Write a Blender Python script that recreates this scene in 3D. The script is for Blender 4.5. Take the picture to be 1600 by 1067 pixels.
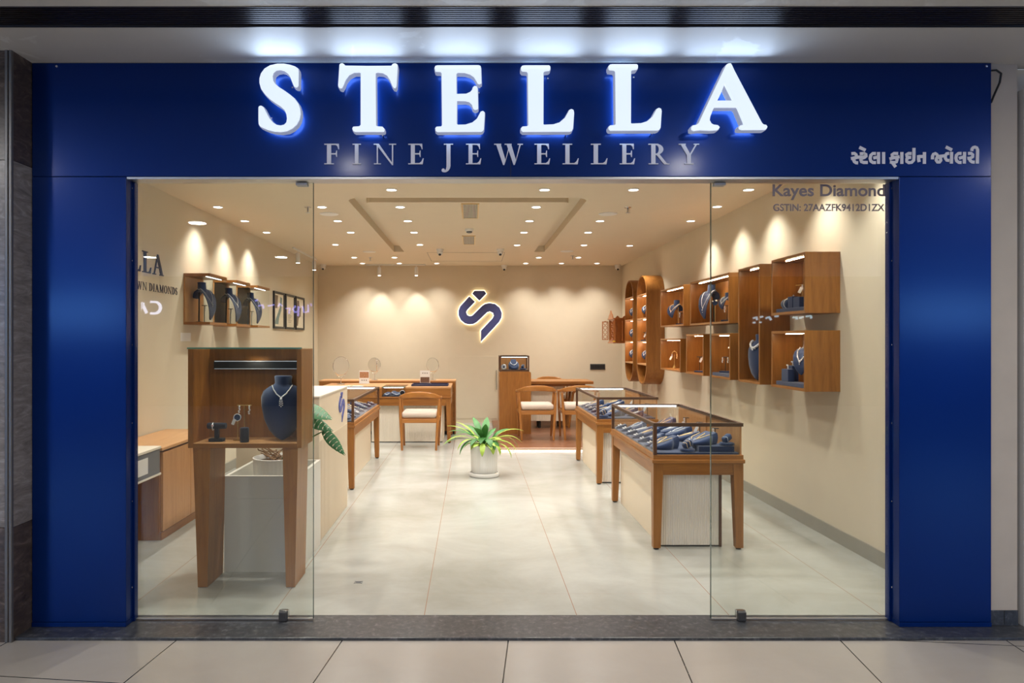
import bpy, bmesh, math, random
from mathutils import Vector, Matrix, Euler
from mathutils.bvhtree import BVHTree
random.seed(7)
PI = math.pi
for o in list(bpy.data.objects): bpy.data.objects.remove(o)
SC = bpy.context.scene
COL = SC.collection

# ------------------------------------------------------------------ camera, world, exposure
F = 1067.0; VX = 738.0; VY = 531.0; EYE = 1.445
cam_d = bpy.data.cameras.new('camera'); cam = bpy.data.objects.new('camera', cam_d); COL.objects.link(cam)
cam.location = (0, 0, EYE); cam.rotation_euler = (PI/2, 0, 0)
cam_d.sensor_width = 36; cam_d.lens = F/1600*36
cam_d.shift_x = (800-VX)/1600; cam_d.shift_y = -(533.5-VY)/1600
cam_d.clip_start = 0.05; cam_d.clip_end = 100
SC.camera = cam
world = bpy.data.worlds.new('world'); SC.world = world; world.use_nodes = True
world.node_tree.nodes['Background'].inputs[0].default_value = (0.75, 0.85, 1.0, 1)
world.node_tree.nodes['Background'].inputs[1].default_value = 0.42
SC.view_settings.view_transform = 'Standard'; SC.view_settings.look = 'None'
SC.view_settings.gamma = 1; SC.view_settings.use_curve_mapping = False
SC.view_settings.exposure = 0.0
SPOT_W = 49.0          # power of each shop downlight
MALL_W = 11.0          # power of each corridor ceiling light
LETTER_FILL_W = 0.75
WARM = (1.0, 0.965, 0.91)
def px(x, d): return (x-VX)/F*d
def pz(y, d): return EYE-(y-VY)/F*d

# ------------------------------------------------------------------ materials
MATS = {}
def lin(r, g, b):
    f = lambda c: (c/255/12.92) if c/255 <= 0.04045 else ((c/255+0.055)/1.055)**2.4
    return (f(r), f(g), f(b))
def base_mat(name):
    m = bpy.data.materials.new(name); m.use_nodes = True
    nt = m.node_tree; b = nt.nodes['Principled BSDF']; MATS[name] = m
    return m, nt, b
def P(name, col, rough=0.5, metal=0.0, spec=0.5, noise=0.06, nscale=30.0, bump=0.0, coat=0.0, sheen=0.0, stretch=(1,1,1)):
    m, nt, b = base_mat(name); N = nt.nodes; L = nt.links
    tc = N.new('ShaderNodeTexCoord'); mp = N.new('ShaderNodeMapping'); mp.inputs['Scale'].default_value = stretch
    L.new(tc.outputs['Object'], mp.inputs[0])
    ns = N.new('ShaderNodeTexNoise'); ns.inputs['Scale'].default_value = nscale; ns.inputs['Detail'].default_value = 4
    L.new(mp.outputs[0], ns.inputs['Vector'])
    mx = N.new('ShaderNodeMix'); mx.data_type = 'RGBA'
    a = [max(0, c*(1-noise)) for c in col]; c2 = [min(1, c*(1+noise)) for c in col]
    mx.inputs[6].default_value = (*a, 1); mx.inputs[7].default_value = (*c2, 1)
    L.new(ns.outputs[0], mx.inputs[0]); L.new(mx.outputs[2], b.inputs['Base Color'])
    b.inputs['Roughness'].default_value = rough; b.inputs['Metallic'].default_value = metal
    b.inputs['Specular IOR Level'].default_value = spec
    b.inputs['Coat Weight'].default_value = coat; b.inputs['Sheen Weight'].default_value = sheen
    if bump:
        bp = N.new('ShaderNodeBump'); bp.inputs['Strength'].default_value = bump; bp.inputs['Distance'].default_value = 0.002
        L.new(ns.outputs[0], bp.inputs['Height']); L.new(bp.outputs[0], b.inputs['Normal'])
    return m
def WOOD(name, c1, c2, axis='z', rough=0.35, sc=1.0, coat=0.0):
    m, nt, b = base_mat(name); N = nt.nodes; L = nt.links
    tc = N.new('ShaderNodeTexCoord'); mp = N.new('ShaderNodeMapping')
    s = {'x': (1.2, 14, 14), 'y': (14, 1.2, 14), 'z': (14, 14, 1.2)}[axis]
    mp.inputs['Scale'].default_value = tuple(v*sc for v in s)
    L.new(tc.outputs['Object'], mp.inputs[0])
    n1 = N.new('ShaderNodeTexNoise'); n1.inputs['Scale'].default_value = 1.6; n1.inputs['Detail'].default_value = 6
    n1.inputs['Roughness'].default_value = 0.6; n1.inputs['Distortion'].default_value = 0.6
    L.new(mp.outputs[0], n1.inputs['Vector'])
    n2 = N.new('ShaderNodeTexNoise'); n2.inputs['Scale'].default_value = 9; n2.inputs['Detail'].default_value = 3
    L.new(mp.outputs[0], n2.inputs['Vector'])
    ad = N.new('ShaderNodeMath'); ad.operation = 'MULTIPLY_ADD'; ad.inputs[1].default_value = 0.35
    L.new(n2.outputs[0], ad.inputs[0]); L.new(n1.outputs[0], ad.inputs[2])
    rp = N.new('ShaderNodeValToRGB'); rp.color_ramp.elements[0].position = 0.38; rp.color_ramp.elements[1].position = 0.92
    rp.color_ramp.elements[0].color = (*c2, 1); rp.color_ramp.elements[1].color = (*c1, 1)
    L.new(ad.outputs[0], rp.inputs[0]); L.new(rp.outputs[0], b.inputs['Base Color'])
    b.inputs['Roughness'].default_value = rough; b.inputs['Coat Weight'].default_value = coat
    b.inputs['Coat Roughness'].default_value = 0.15
    bp = N.new('ShaderNodeBump'); bp.inputs['Strength'].default_value = 0.08; bp.inputs['Distance'].default_value = 0.001
    L.new(ad.outputs[0], bp.inputs['Height']); L.new(bp.outputs[0], b.inputs['Normal'])
    return m
def EMIT(name, col, st, base=(0.25, 0.25, 0.25)):
    m, nt, b = base_mat(name)
    b.inputs['Base Color'].default_value = (*base, 1); b.inputs['Roughness'].default_value = 0.4
    b.inputs['Emission Color'].default_value = (*col, 1); b.inputs['Emission Strength'].default_value = st
    return m
def GLASS(name, tint, f0=0.04, gl=(1, 1, 1), k=0.9):
    m = bpy.data.materials.new(name); m.use_nodes = True; MATS[name] = m
    nt = m.node_tree; N = nt.nodes; L = nt.links
    for n in list(N): N.remove(n)
    out = N.new('ShaderNodeOutputMaterial'); tr = N.new('ShaderNodeBsdfTransparent'); g = N.new('ShaderNodeBsdfGlossy')
    tr.inputs[0].default_value = (*tint, 1); g.inputs['Roughness'].default_value = 0.0; g.inputs['Color'].default_value = (*gl, 1)
    lw = N.new('ShaderNodeLayerWeight'); lw.inputs[0].default_value = 0.5
    pw = N.new('ShaderNodeMath'); pw.operation = 'POWER'; pw.inputs[1].default_value = 5
    ma = N.new('ShaderNodeMath'); ma.operation = 'MULTIPLY_ADD'; ma.inputs[1].default_value = k; ma.inputs[2].default_value = f0
    mx = N.new('ShaderNodeMixShader')
    L.new(lw.outputs['Facing'], pw.inputs[0]); L.new(pw.outputs[0], ma.inputs[0]); L.new(ma.outputs[0], mx.inputs[0])
    L.new(tr.outputs[0], mx.inputs[1]); L.new(g.outputs[0], mx.inputs[2]); L.new(mx.outputs[0], out.inputs[0])
    return m
def TILE(name, col, vein, grout, sx, sy, ox, oy, rough, rot=0.0, gw=0.004, cross=1.0, nscale=1.5):
    m, nt, b = base_mat(name); N = nt.nodes; L = nt.links
    tc = N.new('ShaderNodeTexCoord'); mp = N.new('ShaderNodeMapping')
    mp.inputs['Rotation'].default_value = (0, 0, rot); mp.inputs['Location'].default_value = (ox, oy, 0)
    L.new(tc.outputs['Object'], mp.inputs[0]); sp = N.new('ShaderNodeSeparateXYZ'); L.new(mp.outputs[0], sp.inputs[0])
    def line(out, size, w):
        d = N.new('ShaderNodeMath'); d.operation = 'DIVIDE'; d.inputs[1].default_value = size; L.new(out, d.inputs[0])
        fr = N.new('ShaderNodeMath'); fr.operation = 'FRACT'; L.new(d.outputs[0], fr.inputs[0])
        s = N.new('ShaderNodeMath'); s.operation = 'SUBTRACT'; s.inputs[1].default_value = 0.5; L.new(fr.outputs[0], s.inputs[0])
        a = N.new('ShaderNodeMath'); a.operation = 'ABSOLUTE'; L.new(s.outputs[0], a.inputs[0])
        g = N.new('ShaderNodeMath'); g.operation = 'GREATER_THAN'; g.inputs[1].default_value = 0.5-w/size/2; L.new(a.outputs[0], g.inputs[0])
        return g
    lx = line(sp.outputs[0], sx, gw); ly = line(sp.outputs[1], sy, gw)
    lm = N.new('ShaderNodeMath'); lm.operation = 'MULTIPLY'; lm.inputs[1].default_value = cross; L.new(ly.outputs[0], lm.inputs[0])
    mxl = N.new('ShaderNodeMath'); mxl.operation = 'MAXIMUM'; L.new(lx.outputs[0], mxl.inputs[0]); L.new(lm.outputs[0], mxl.inputs[1])
    mp2 = N.new('ShaderNodeMapping'); mp2.inputs['Scale'].default_value = (1, 1.25, 1); L.new(tc.outputs['Object'], mp2.inputs[0])
    ns = N.new('ShaderNodeTexNoise'); ns.inputs['Scale'].default_value = nscale; ns.inputs['Detail'].default_value = 8; ns.inputs['Roughness'].default_value = 0.62
    ns.inputs['Distortion'].default_value = 0.5
    L.new(mp2.outputs[0], ns.inputs['Vector'])
    rp = N.new('ShaderNodeValToRGB'); rp.color_ramp.elements[0].position = 0.32; rp.color_ramp.elements[1].position = 0.68
    rp.color_ramp.elements[0].color = (*vein, 1); rp.color_ramp.elements[1].color = (*col, 1); L.new(ns.outputs[0], rp.inputs[0])
    mx = N.new('ShaderNodeMix'); mx.data_type = 'RGBA'; L.new(mxl.outputs[0], mx.inputs[0]); L.new(rp.outputs[0], mx.inputs[6])
    mx.inputs[7].default_value = (*grout, 1); L.new(mx.outputs[2], b.inputs['Base Color'])
    b.inputs['Roughness'].default_value = rough
    return m
def STONE(name, c1, c2, c3, scale, rough, dist=1.5, stretch=(1, 1, 1)):
    m, nt, b = base_mat(name); N = nt.nodes; L = nt.links
    tc = N.new('ShaderNodeTexCoord'); mp = N.new('ShaderNodeMapping'); mp.inputs['Scale'].default_value = stretch
    L.new(tc.outputs['Object'], mp.inputs[0])
    ns = N.new('ShaderNodeTexNoise'); ns.inputs['Scale'].default_value = scale; ns.inputs['Detail'].default_value = 10
    ns.inputs['Distortion'].default_value = dist; ns.inputs['Roughness'].default_value = 0.65; L.new(mp.outputs[0], ns.inputs['Vector'])
    rp = N.new('ShaderNodeValToRGB'); e = rp.color_ramp.elements
    e[0].position = 0.3; e[0].color = (*c1, 1); e[1].position = 0.55; e[1].color = (*c2, 1)
    x = e.new(0.72); x.color = (*c3, 1)
    L.new(ns.outputs[0], rp.inputs[0]); L.new(rp.outputs[0], b.inputs['Base Color']); b.inputs['Roughness'].default_value = rough
    return m

T1, T2 = (0.37, 0.150, 0.032), (0.205, 0.073, 0.012)
WOOD('teak_v', T1, T2, 'z'); WOOD('teak_x', T1, T2, 'x'); WOOD('teak_y', T1, T2, 'y')
WOOD('teak_light_v', (0.56, 0.29, 0.115), (0.42, 0.19, 0.065), 'z'); WOOD('teak_light_y', (0.60, 0.32, 0.14), (0.48, 0.235, 0.088), 'y')
WOOD('teak_light_x', (0.60, 0.32, 0.14), (0.48, 0.235, 0.088), 'x')
WOOD('walnut_y', (0.085, 0.042, 0.020), (0.05, 0.023, 0.011), 'y', rough=0.5); WOOD('walnut_x', (0.085, 0.042, 0.020), (0.05, 0.023, 0.011), 'x', rough=0.5)
WOOD('walnut_v', (0.12, 0.05, 0.022), (0.07, 0.028, 0.012), 'z')
WOOD('plank_floor', (0.26, 0.115, 0.06), (0.11, 0.045, 0.022), 'x', rough=0.3, sc=0.8)
WOOD('chair_wood', (0.42, 0.175, 0.042), (0.24, 0.085, 0.018), 'z', rough=0.3)
WOOD('chair_rail', (0.44, 0.185, 0.045), (0.26, 0.095, 0.02), 'x', rough=0.3)
WOOD('shrine_wood', (0.46, 0.16, 0.04), (0.26, 0.075, 0.015), 'z', rough=0.3)
P('wall_cream', lin(210, 197, 173), 0.75, noise=0.03, nscale=8, bump=0.03)
P('ceil_cream', lin(216, 201, 176), 0.8, noise=0.02, nscale=6)
P('white_lam', lin(225, 216, 200), 0.4, noise=0.02)
P('cream_lam', lin(222, 206, 180), 0.45, noise=0.02)
P('planter_white', lin(205, 202, 192), 0.4, noise=0.03)
P('blue_acp', (0.0004, 0.022, 0.150), 0.36, metal=0.42, noise=0.05, nscale=4, spec=0.15, coat=0.22); MATS['blue_acp'].node_tree.nodes['Principled BSDF'].inputs['Coat Roughness'].default_value = 0.15
P('velvet', (0.018, 0.036, 0.098), 0.85, noise=0.25, nscale=400, bump=0.25, sheen=0.35, spec=0.2)
P('velvet_dark', (0.008, 0.011, 0.024), 0.85, noise=0.25, nscale=400, bump=0.25, sheen=0.15, spec=0.2)
P('navy_paint', (0.012, 0.016, 0.05), 0.5)
P('logo_navy', (0.085, 0.105, 0.33), 0.5); P('trim_grey', (0.20, 0.19, 0.18), 0.4, metal=0.6)
P('silver_letter', lin(236, 234, 242), 0.45, noise=0.03)
P('vinyl_grey', lin(122, 113, 119), 0.6, noise=0.02)
P('chrome', (0.75, 0.75, 0.76), 0.18, metal=1.0, noise=0.02)
P('brushed', (0.50, 0.50, 0.52), 0.38, metal=1.0, noise=0.1, nscale=60, stretch=(0.1, 1, 1))
P('brass', (0.72, 0.52, 0.22), 0.28, metal=1.0, noise=0.04)
P('gold', (0.95, 0.68, 0.34), 0.3, metal=0.35, noise=0.03)
P('diamond', (0.95, 0.96, 1.0), 0.2, metal=0.25, noise=0.15, nscale=500)
P('ruby', (0.5, 0.02, 0.02), 0.15)
P('black', (0.012, 0.012, 0.013), 0.45)
P('dark_grey', (0.055, 0.052, 0.05), 0.5)
P('mid_grey', (0.14, 0.145, 0.15), 0.5)
P('baseboard', lin(150, 145, 132), 0.5, noise=0.08, nscale=12)
P('paper', (0.78, 0.76, 0.74), 0.7, noise=0.02)
P('white_plastic', (0.76, 0.75, 0.72), 0.4, noise=0.02)
P('speaker_white', (0.50, 0.47, 0.43), 0.6, noise=0.1, nscale=300)
P('ceramic', (0.72, 0.71, 0.68), 0.25, noise=0.05, nscale=9, stretch=(1, 1, 0.3))
P('cushion', lin(196, 180, 166), 0.9, noise=0.06, nscale=200, bump=0.2)
P('leaf_dark', (0.05, 0.19, 0.04), 0.5, noise=0.5, nscale=18)
P('leaf_light', (0.27, 0.40, 0.05), 0.5, noise=0.55, nscale=26)
P('monstera', (0.06, 0.21, 0.08), 0.45, noise=0.3, nscale=12)
P('stem', (0.09, 0.16, 0.04), 0.5)
P('soil', (0.07, 0.04, 0.02), 0.95, noise=0.5, nscale=60, bump=0.6)
P('root', (0.20, 0.11, 0.05), 0.9, noise=0.4, nscale=40)
P('mall_soffit', lin(205, 203, 200), 0.52, noise=0.05, nscale=2.2, spec=0.7)
P('louvre', (0.085, 0.075, 0.08), 0.32, metal=0.75, spec=0.8)
P('plaster', lin(196, 184, 170), 0.8, noise=0.1, nscale=7)
P('panel_white', lin(190, 186, 180), 0.5)
P('opp_wall', (0.10, 0.095, 0.10), 0.7)
P('mirror', (0.9, 0.9, 0.9), 0.02, metal=1.0, noise=0.0)
P('navy_tray', (0.012, 0.016, 0.06), 0.5)
P('art_ground', lin(226, 216, 192), 0.6)
P('art_dark', lin(120, 100, 80), 0.7, noise=0.5, nscale=20)
P('art_teal', lin(120, 140, 135), 0.7, noise=0.3, nscale=20)
P('photo_warm', (0.42, 0.22, 0.12), 0.5, noise=0.9, nscale=70)
P('photo_dark', (0.16, 0.08, 0.05), 0.5, noise=0.95, nscale=90)
P('yellow_tag', (0.8, 0.6, 0.02), 0.5)
TILE('shop_tile', lin(178, 179, 173), lin(152, 152, 143), lin(150, 118, 100), 0.8, 1.6, 0.252, 0.913, 0.17, cross=0.2, nscale=1.1)
TILE('mall_tile', lin(172, 165, 157), lin(165, 157, 148), (0.02, 0.02, 0.02), 0.8, 0.8, 0.19, 0.483, 0.22, rot=math.radians(6.3), gw=0.006)
STONE('granite', (0.022, 0.024, 0.030), (0.060, 0.062, 0.068), (0.17, 0.17, 0.18), 34, 0.28, 0.6)
STONE('marble_dark', (0.040, 0.027, 0.020), (0.095, 0.068, 0.052), (0.22, 0.16, 0.13), 6, 0.3, 2.5, (1, 1, 2.5))
STONE('marble_mid', (0.14, 0.12, 0.105), (0.27, 0.235, 0.21), (0.42, 0.38, 0.35), 5, 0.3, 2.0, (1, 1, 4))
EMIT('letter_face', (0.74, 0.85, 1.0), 0.97); EMIT('letter_side', (0.62, 0.70, 1.0), 0.34); EMIT('letter_halo', (0.40, 0.65, 1.0), 12.0)
EMIT('lens', (1.0, 0.97, 0.93), 9.0); EMIT('mall_lens', (1.0, 0.97, 0.95), 26.0); EMIT('led_white', (0.92, 0.96, 1.0), 5.0)
EMIT('led_cold', (0.85, 0.93, 1.0), 3.2); EMIT('led_warm', (1.0, 0.84, 0.60), 120.0); EMIT('logo_glow', (1.0, 0.82, 0.50), 4.0)
EMIT('led_step', (1.0, 0.92, 0.86), 14.0); EMIT('led_dim', (0.9, 0.95, 1.0), 0.6)
EMIT('sign_lav', (0.72, 0.75, 1.0), 8.0); EMIT('sign_purple', (0.35, 0.33, 1.0), 6.0); EMIT('sign_cyan', (0.6, 0.85, 1.0), 5.0); EMIT('light_box', (0.14, 0.42, 1.0), 22.0)
GLASS('shop_glass', (0.955, 0.972, 0.955), 0.045); GLASS('case_glass', (0.975, 0.988, 0.983), 0.02, k=0.25)
GLASS('wall_case_glass', (0.98, 0.99, 0.985), 0.012, k=0.08)
P('glass_edge', (0.05, 0.09, 0.075), 0.1, spec=0.8); P('glass_teal', (0.10, 0.30, 0.25), 0.1, spec=0.8)

# ------------------------------------------------------------------ mesh building
class MB:
    def __init__(s): s.bm = bmesh.new(); s.flat = False
    def box(s, x0, x1, y0, y1, z0, z1, bev=0.0, seg=2, mat=None):
        r = bmesh.ops.create_cube(s.bm, size=1.0); vs = r['verts']
        for v in vs: v.co = Vector((x0+(v.co.x+.5)*(x1-x0), y0+(v.co.y+.5)*(y1-y0), z0+(v.co.z+.5)*(z1-z0)))
        if bev > 0:
            s.flat = True
            es = list({e for v in vs for e in v.link_edges})
            bev = min(bev, abs(x1-x0)*.49, abs(y1-y0)*.49, abs(z1-z0)*.49)
            r = bmesh.ops.bevel(s.bm, geom=es, offset=bev, segments=seg, affect='EDGES', profile=0.5); vs = r['verts']
        if mat is not None: bmesh.ops.transform(s.bm, matrix=mat, verts=list({v for v in vs}))
        return vs
    def prism(s, pts, vec):
        pts = [Vector(p) for p in pts]; vec = Vector(vec)
        a = [s.bm.verts.new(p) for p in pts]; b = [s.bm.verts.new(p+vec) for p in pts]
        n = len(pts)
        s.bm.faces.new(a); s.bm.faces.new(b[::-1])
        for i in range(n): s.bm.faces.new((a[i], b[i], b[(i+1) % n], a[(i+1) % n]))
    def fill(s, outer, holes, vec=None):
        loops = [outer]+list(holes); es = []; lv = []
        for lp in loops:
            vs = [s.bm.verts.new(Vector(p)) for p in lp]; lv.append(vs)
            for i in range(len(vs)): es.append(s.bm.edges.new((vs[i], vs[(i+1) % len(vs)])))
        r = bmesh.ops.triangle_fill(s.bm, use_beauty=True, edges=es)
        fs = [g for g in r['geom'] if isinstance(g, bmesh.types.BMFace)]
        if vec is not None:
            vec = Vector(vec); mp = {}
            for vs in lv:
                for v in vs: mp[v] = s.bm.verts.new(v.co+vec)
            for f in fs: s.bm.faces.new([mp[v] for v in reversed(f.verts)])
            for vs in lv:
                n = len(vs)
                for i in range(n): s.bm.faces.new((vs[i], mp[vs[i]], mp[vs[(i+1) % n]], vs[(i+1) % n]))
    def tube(s, pts, r, seg=8, closed=False):
        pts = [Vector(p) for p in pts]; n = len(pts)
        rs = r if isinstance(r, (list, tuple)) else [r]*n
        rings = []; up = None
        for i, p in enumerate(pts):
            if closed: t = pts[(i+1) % n]-pts[i-1]
            else: t = pts[min(i+1, n-1)]-pts[max(i-1, 0)]
            t.normalize()
            if up is None: up = Vector((0, 0, 1)) if abs(t.z) < .9 else Vector((1, 0, 0))
            a = t.cross(up)
            if a.length < 1e-5: a = t.orthogonal()
            a.normalize(); b = a.cross(t).normalized(); up = b
            rings.append([s.bm.verts.new(p+(a*math.cos(2*PI*k/seg)+b*math.sin(2*PI*k/seg))*rs[i]) for k in range(seg)])
        m = n if closed else n-1
        for i in range(m):
            A, B = rings[i], rings[(i+1) % n]
            for k in range(seg): s.bm.faces.new((A[k], A[(k+1) % seg], B[(k+1) % seg], B[k]))
        if not closed:
            s.bm.faces.new(rings[0][::-1]); s.bm.faces.new(rings[-1])
    def loft(s, rings, cap=True):
        R = [[s.bm.verts.new(Vector(p)) for p in r] for r in rings]
        for A, B in zip(R, R[1:]):
            n = len(A)
            for k in range(n): s.bm.faces.new((A[k], A[(k+1) % n], B[(k+1) % n], B[k]))
        if cap: s.bm.faces.new(R[0][::-1]); s.bm.faces.new(R[-1])
    def lathe(s, prof, c=(0, 0, 0), seg=24, axis='z'):
        rings = []
        for r, z in prof:
            ring = []
            for k in range(seg):
                a = 2*PI*k/seg; u, v = max(r, 1e-4)*math.cos(a), max(r, 1e-4)*math.sin(a)
                q = {'z': (u, v, z), 'y': (u, z, v), 'x': (z, u, v)}[axis]
                ring.append((c[0]+q[0], c[1]+q[1], c[2]+q[2]))
            rings.append(ring)
        s.loft(rings)
    def sweep(s, pts, sizes, side=(0, 0, 1), cap=True):
        """rectangular section (w along side x tangent, h along side) swept along points"""
        side = Vector(side); n = len(pts); pts = [Vector(p) for p in pts]; rings = []
        for i, p in enumerate(pts):
            t = (pts[min(i+1, n-1)]-pts[max(i-1, 0)]).normalized()
            a = t.cross(side).normalized(); b = a.cross(t).normalized(); w, h = sizes[i]
            ring = []
            for k in range(12):
                an = 2*PI*k/12+PI/12; c, q = math.cos(an), math.sin(an)
                u = math.copysign(abs(c)**.5, c); v = math.copysign(abs(q)**.5, q)
                ring.append(p+a*(u*w/2)+b*(v*h/2))
            rings.append(ring)
        s.loft(rings, cap)
    def ball(s, c, r, seg=12):
        rr = r if isinstance(r, (tuple, list)) else (r, r, r)
        q = bmesh.ops.create_uvsphere(s.bm, u_segments=seg, v_segments=max(6, seg//2+2), radius=1.0)
        for v in q['verts']: v.co = Vector((c[0]+v.co.x*rr[0], c[1]+v.co.y*rr[1], c[2]+v.co.z*rr[2]))
    def leaf(s, pts, widths, side, fold=0.25, mid=None):
        pts = [Vector(p) for p in pts]; n = len(pts); rows = []
        side = Vector(side).normalized()
        for i, p in enumerate(pts):
            t = (pts[min(i+1, n-1)]-pts[max(i-1, 0)]).normalized()
            a = (side-t*side.dot(t)).normalized(); up = a.cross(t)
            w = widths[i]/2
            rows.append([s.bm.verts.new(p-a*w+up*w*fold), s.bm.verts.new(p), s.bm.verts.new(p+a*w+up*w*fold)])
        for A, B in zip(rows, rows[1:]):
            for k in range(2): s.bm.faces.new((A[k], A[k+1], B[k+1], B[k]))
    def xf(s, M):
        bmesh.ops.transform(s.bm, matrix=M, verts=s.bm.verts); return s
    def make(s, name, mat, parent=None, smooth=True, ang=None, kind=None):
        if ang is None: ang = 15 if s.flat else 50
        bmesh.ops.recalc_face_normals(s.bm, faces=s.bm.faces)
        me = bpy.data.meshes.new(name); s.bm.to_mesh(me); s.bm.free()
        if parent is not None: me.transform(Matrix.Translation(-WL.get(parent.name, Vector((0, 0, 0)))))
        if smooth:
            for p in me.polygons: p.use_smooth = True
            me.set_sharp_from_angle(angle=math.radians(ang))
        me.materials.append(MATS[mat])
        o = bpy.data.objects.new(name, me); COL.objects.link(o)
        if parent is not None:
            o.parent = parent; WL[o.name] = WL.get(parent.name, Vector((0, 0, 0)))
        if kind: o['kind'] = kind
        return o
WL = {}
def thing(name, label, cat, loc=(0, 0, 0), group=None):
    o = bpy.data.objects.new(name, None); COL.objects.link(o); o.location = loc; o.empty_display_size = 0.1
    WL[o.name] = Vector(loc); o['label'] = label; o['category'] = cat
    if group: o['group'] = group
    return o
def tag(o, label, cat, group=None):
    o['label'] = label; o['category'] = cat
    if group: o['group'] = group
    return o
def struct(name, mb, mat, **k):
    o = mb.make(name, mat, **k); o['kind'] = 'structure'; return o
def dup(root, loc, rot=None, label=None, group=None):
    r = root.copy(); COL.objects.link(r); r.location = loc
    if rot is not None: r.rotation_euler = rot
    if label: r['label'] = label
    if group: r['group'] = group
    for ch in list(root.children):
        c = ch.copy(); COL.objects.link(c); c.parent = r
        for g in list(ch.children):
            d = g.copy(); COL.objects.link(d); d.parent = c
    return r
def B(*a, **k):
    m = MB(); m.box(*a, **k); return m
ORD = ['first', 'second', 'third', 'fourth', 'fifth', 'sixth', 'seventh', 'eighth', 'ninth', 'tenth']
def lamp_spot(name, loc, power, parent=None, ang=75, blend=0.6, col=WARM, size=0.03, rot=(0, 0, 0)):
    l = bpy.data.lights.new(name, 'SPOT'); l.energy = power; l.color = col; l.spot_size = math.radians(ang); l.spot_blend = blend
    l.shadow_soft_size = size; o = bpy.data.objects.new(name, l); COL.objects.link(o)
    if parent is not None:
        o.parent = parent; o.location = Vector(loc)-WL[parent.name]
    else: o.location = loc
    o.rotation_euler = rot; return o
# ------------------------------------------------------------------ the setting
XL, XR, YB, ZC = -2.69, 2.61, 11.90, 2.737
YF, YG, ZH = 3.434, 3.512, 2.266       # fascia front, glass plane, opening height
ZM, ZS = -0.012, 2.839                 # corridor floor, corridor soffit
struct('floor', B(XL, XR, 3.586, YB, -0.1, 0), 'shop_tile')
struct('wall_left', B(XL-0.1, XL, 3.52, YB+0.1, -0.1, 2.86), 'wall_cream')
struct('wall_right', B(XR, XR+0.1, 3.52, YB+0.1, -0.1, 2.86), 'wall_cream')
struct('wall_back', B(XL, XR, YB, YB+0.1, -0.1, 2.86), 'wall_cream')
# ceiling with a U-shaped recessed channel
def arc(cx, cy, r, a0, a1, n=6):
    return [(cx+r*math.cos(a0+(a1-a0)*i/n), cy+r*math.sin(a0+(a1-a0)*i/n)) for i in range(n+1)]
ou = [(-1.15, 10.03)]+arc(-1.0, 6.36, 0.15, PI, 1.5*PI)+arc(0.91, 6.36, 0.15, 1.5*PI, 2*PI)+[(1.06, 10.03)]
iu = [(0.91, 10.03)]+arc(0.86, 6.46, 0.05, 0, -0.5*PI, 4)+arc(-0.95, 6.46, 0.05, 1.5*PI, PI, 4)+[(-1.0, 10.03)]
m = MB()
m.fill([(XL, 3.52, ZC), (XR, 3.52, ZC), (XR, YB, ZC), (XL, YB, ZC)], [[(x, y, ZC) for x, y in ou+iu]], (0, 0, 0.09))
m.box(XL, XR, 3.52, YB, ZC+0.091, ZC+0.12)
struct('ceiling', m, 'ceil_cream', smooth=False)
struct('baseboard_right', B(XR-0.012, XR-0.0005, 3.61, 8.86, 0.0005, 0.10), 'baseboard')
struct('baseboard_left', B(XL+0.0005, XL+0.012, 3.61, YB-0.001, 0.0005, 0.10), 'baseboard')
struct('wall_front', B(XL-0.1, -1.83, 3.521, 3.60, 0.001, 2.736), 'wall_cream')
struct('wall_front', B(2.25, XR+0.1, 3.521, 3.60, 0.001, 2.736), 'wall_cream')
# blue fascia and columns
XBL, XBR = -2.214, 2.61
struct('trim_1', B(XBL, XBR, YF, 3.518, ZH+0.001, ZS-0.002, bev=0.002), 'blue_acp')
def column(name, x0, x1, inner):
    c = struct(name, B(x0, x1, YF, 3.518, 0.026, ZH-0.001, bev=0.002), 'blue_acp')
    WL[c.name] = Vector((0, 0, 0))
    B(x0, x1, YF-0.003, 3.518, 0.0025, 0.0245, bev=0.001).make('kick_strip', 'blue_acp', c)
    xi = x1 if inner > 0 else x0
    for z in (0.18, 0.62, 1.02, 1.42, 1.85, 2.22):
        s = MB(); s.lathe([(0.0045, 0), (0.0045, 0.002), (0.002, 0.003)], (0, 0, 0), 10, 'x')
        if inner < 0: s.xf(Matrix.Scale(-1, 4, (1, 0, 0)))
        s.xf(Matrix.Translation((xi, 3.494, z))); s.make('screw', 'chrome', c)
    return c
column('trim_2', XBL, -1.741, 1); column('trim_3', 2.147, XBR, -1)
s = MB()
for X in (-2.09, 2.585):
    s = MB(); s.lathe([(0.006, 0), (0.006, -0.002), (0.002, -0.004)], (X, YF, 2.82), 10, 'y'); s.make('screw', 'chrome', bpy.data.objects['trim_1'])
B(-0.0015+px(798, YF), 0.0015+px(798, YF), YF-0.0012, YF+0.01, ZH+0.001, 2.40).make('panel_joint', 'black', bpy.data.objects['trim_1'])
# aluminium head channel that holds the glass
struct('trim_4', B(-1.741, 2.147, YF+0.004, 3.535, ZH-0.012, ZH, bev=0.001), 'brushed')
struct('trim_5', B(-1.741, -1.731, 3.500, 3.535, 0.003, ZH-0.013), 'blue_acp')
struct('trim_6', B(2.137, 2.147, 3.500, 3.535, 0.003, ZH-0.013), 'blue_acp')
# threshold, corridor floor, corridor soffit
struct('trim_7', B(-2.22, 2.80, 3.309, 3.586, -0.06, 0.002, bev=0.003), 'granite')
struct('mall_floor', B(-13, 13, -8, 3.309, -0.1, ZM), 'mall_tile')
struct('mall_floor', B(2.80, 9, 3.309, 3.7, -0.1, ZM-0.0005), 'mall_tile')
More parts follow.
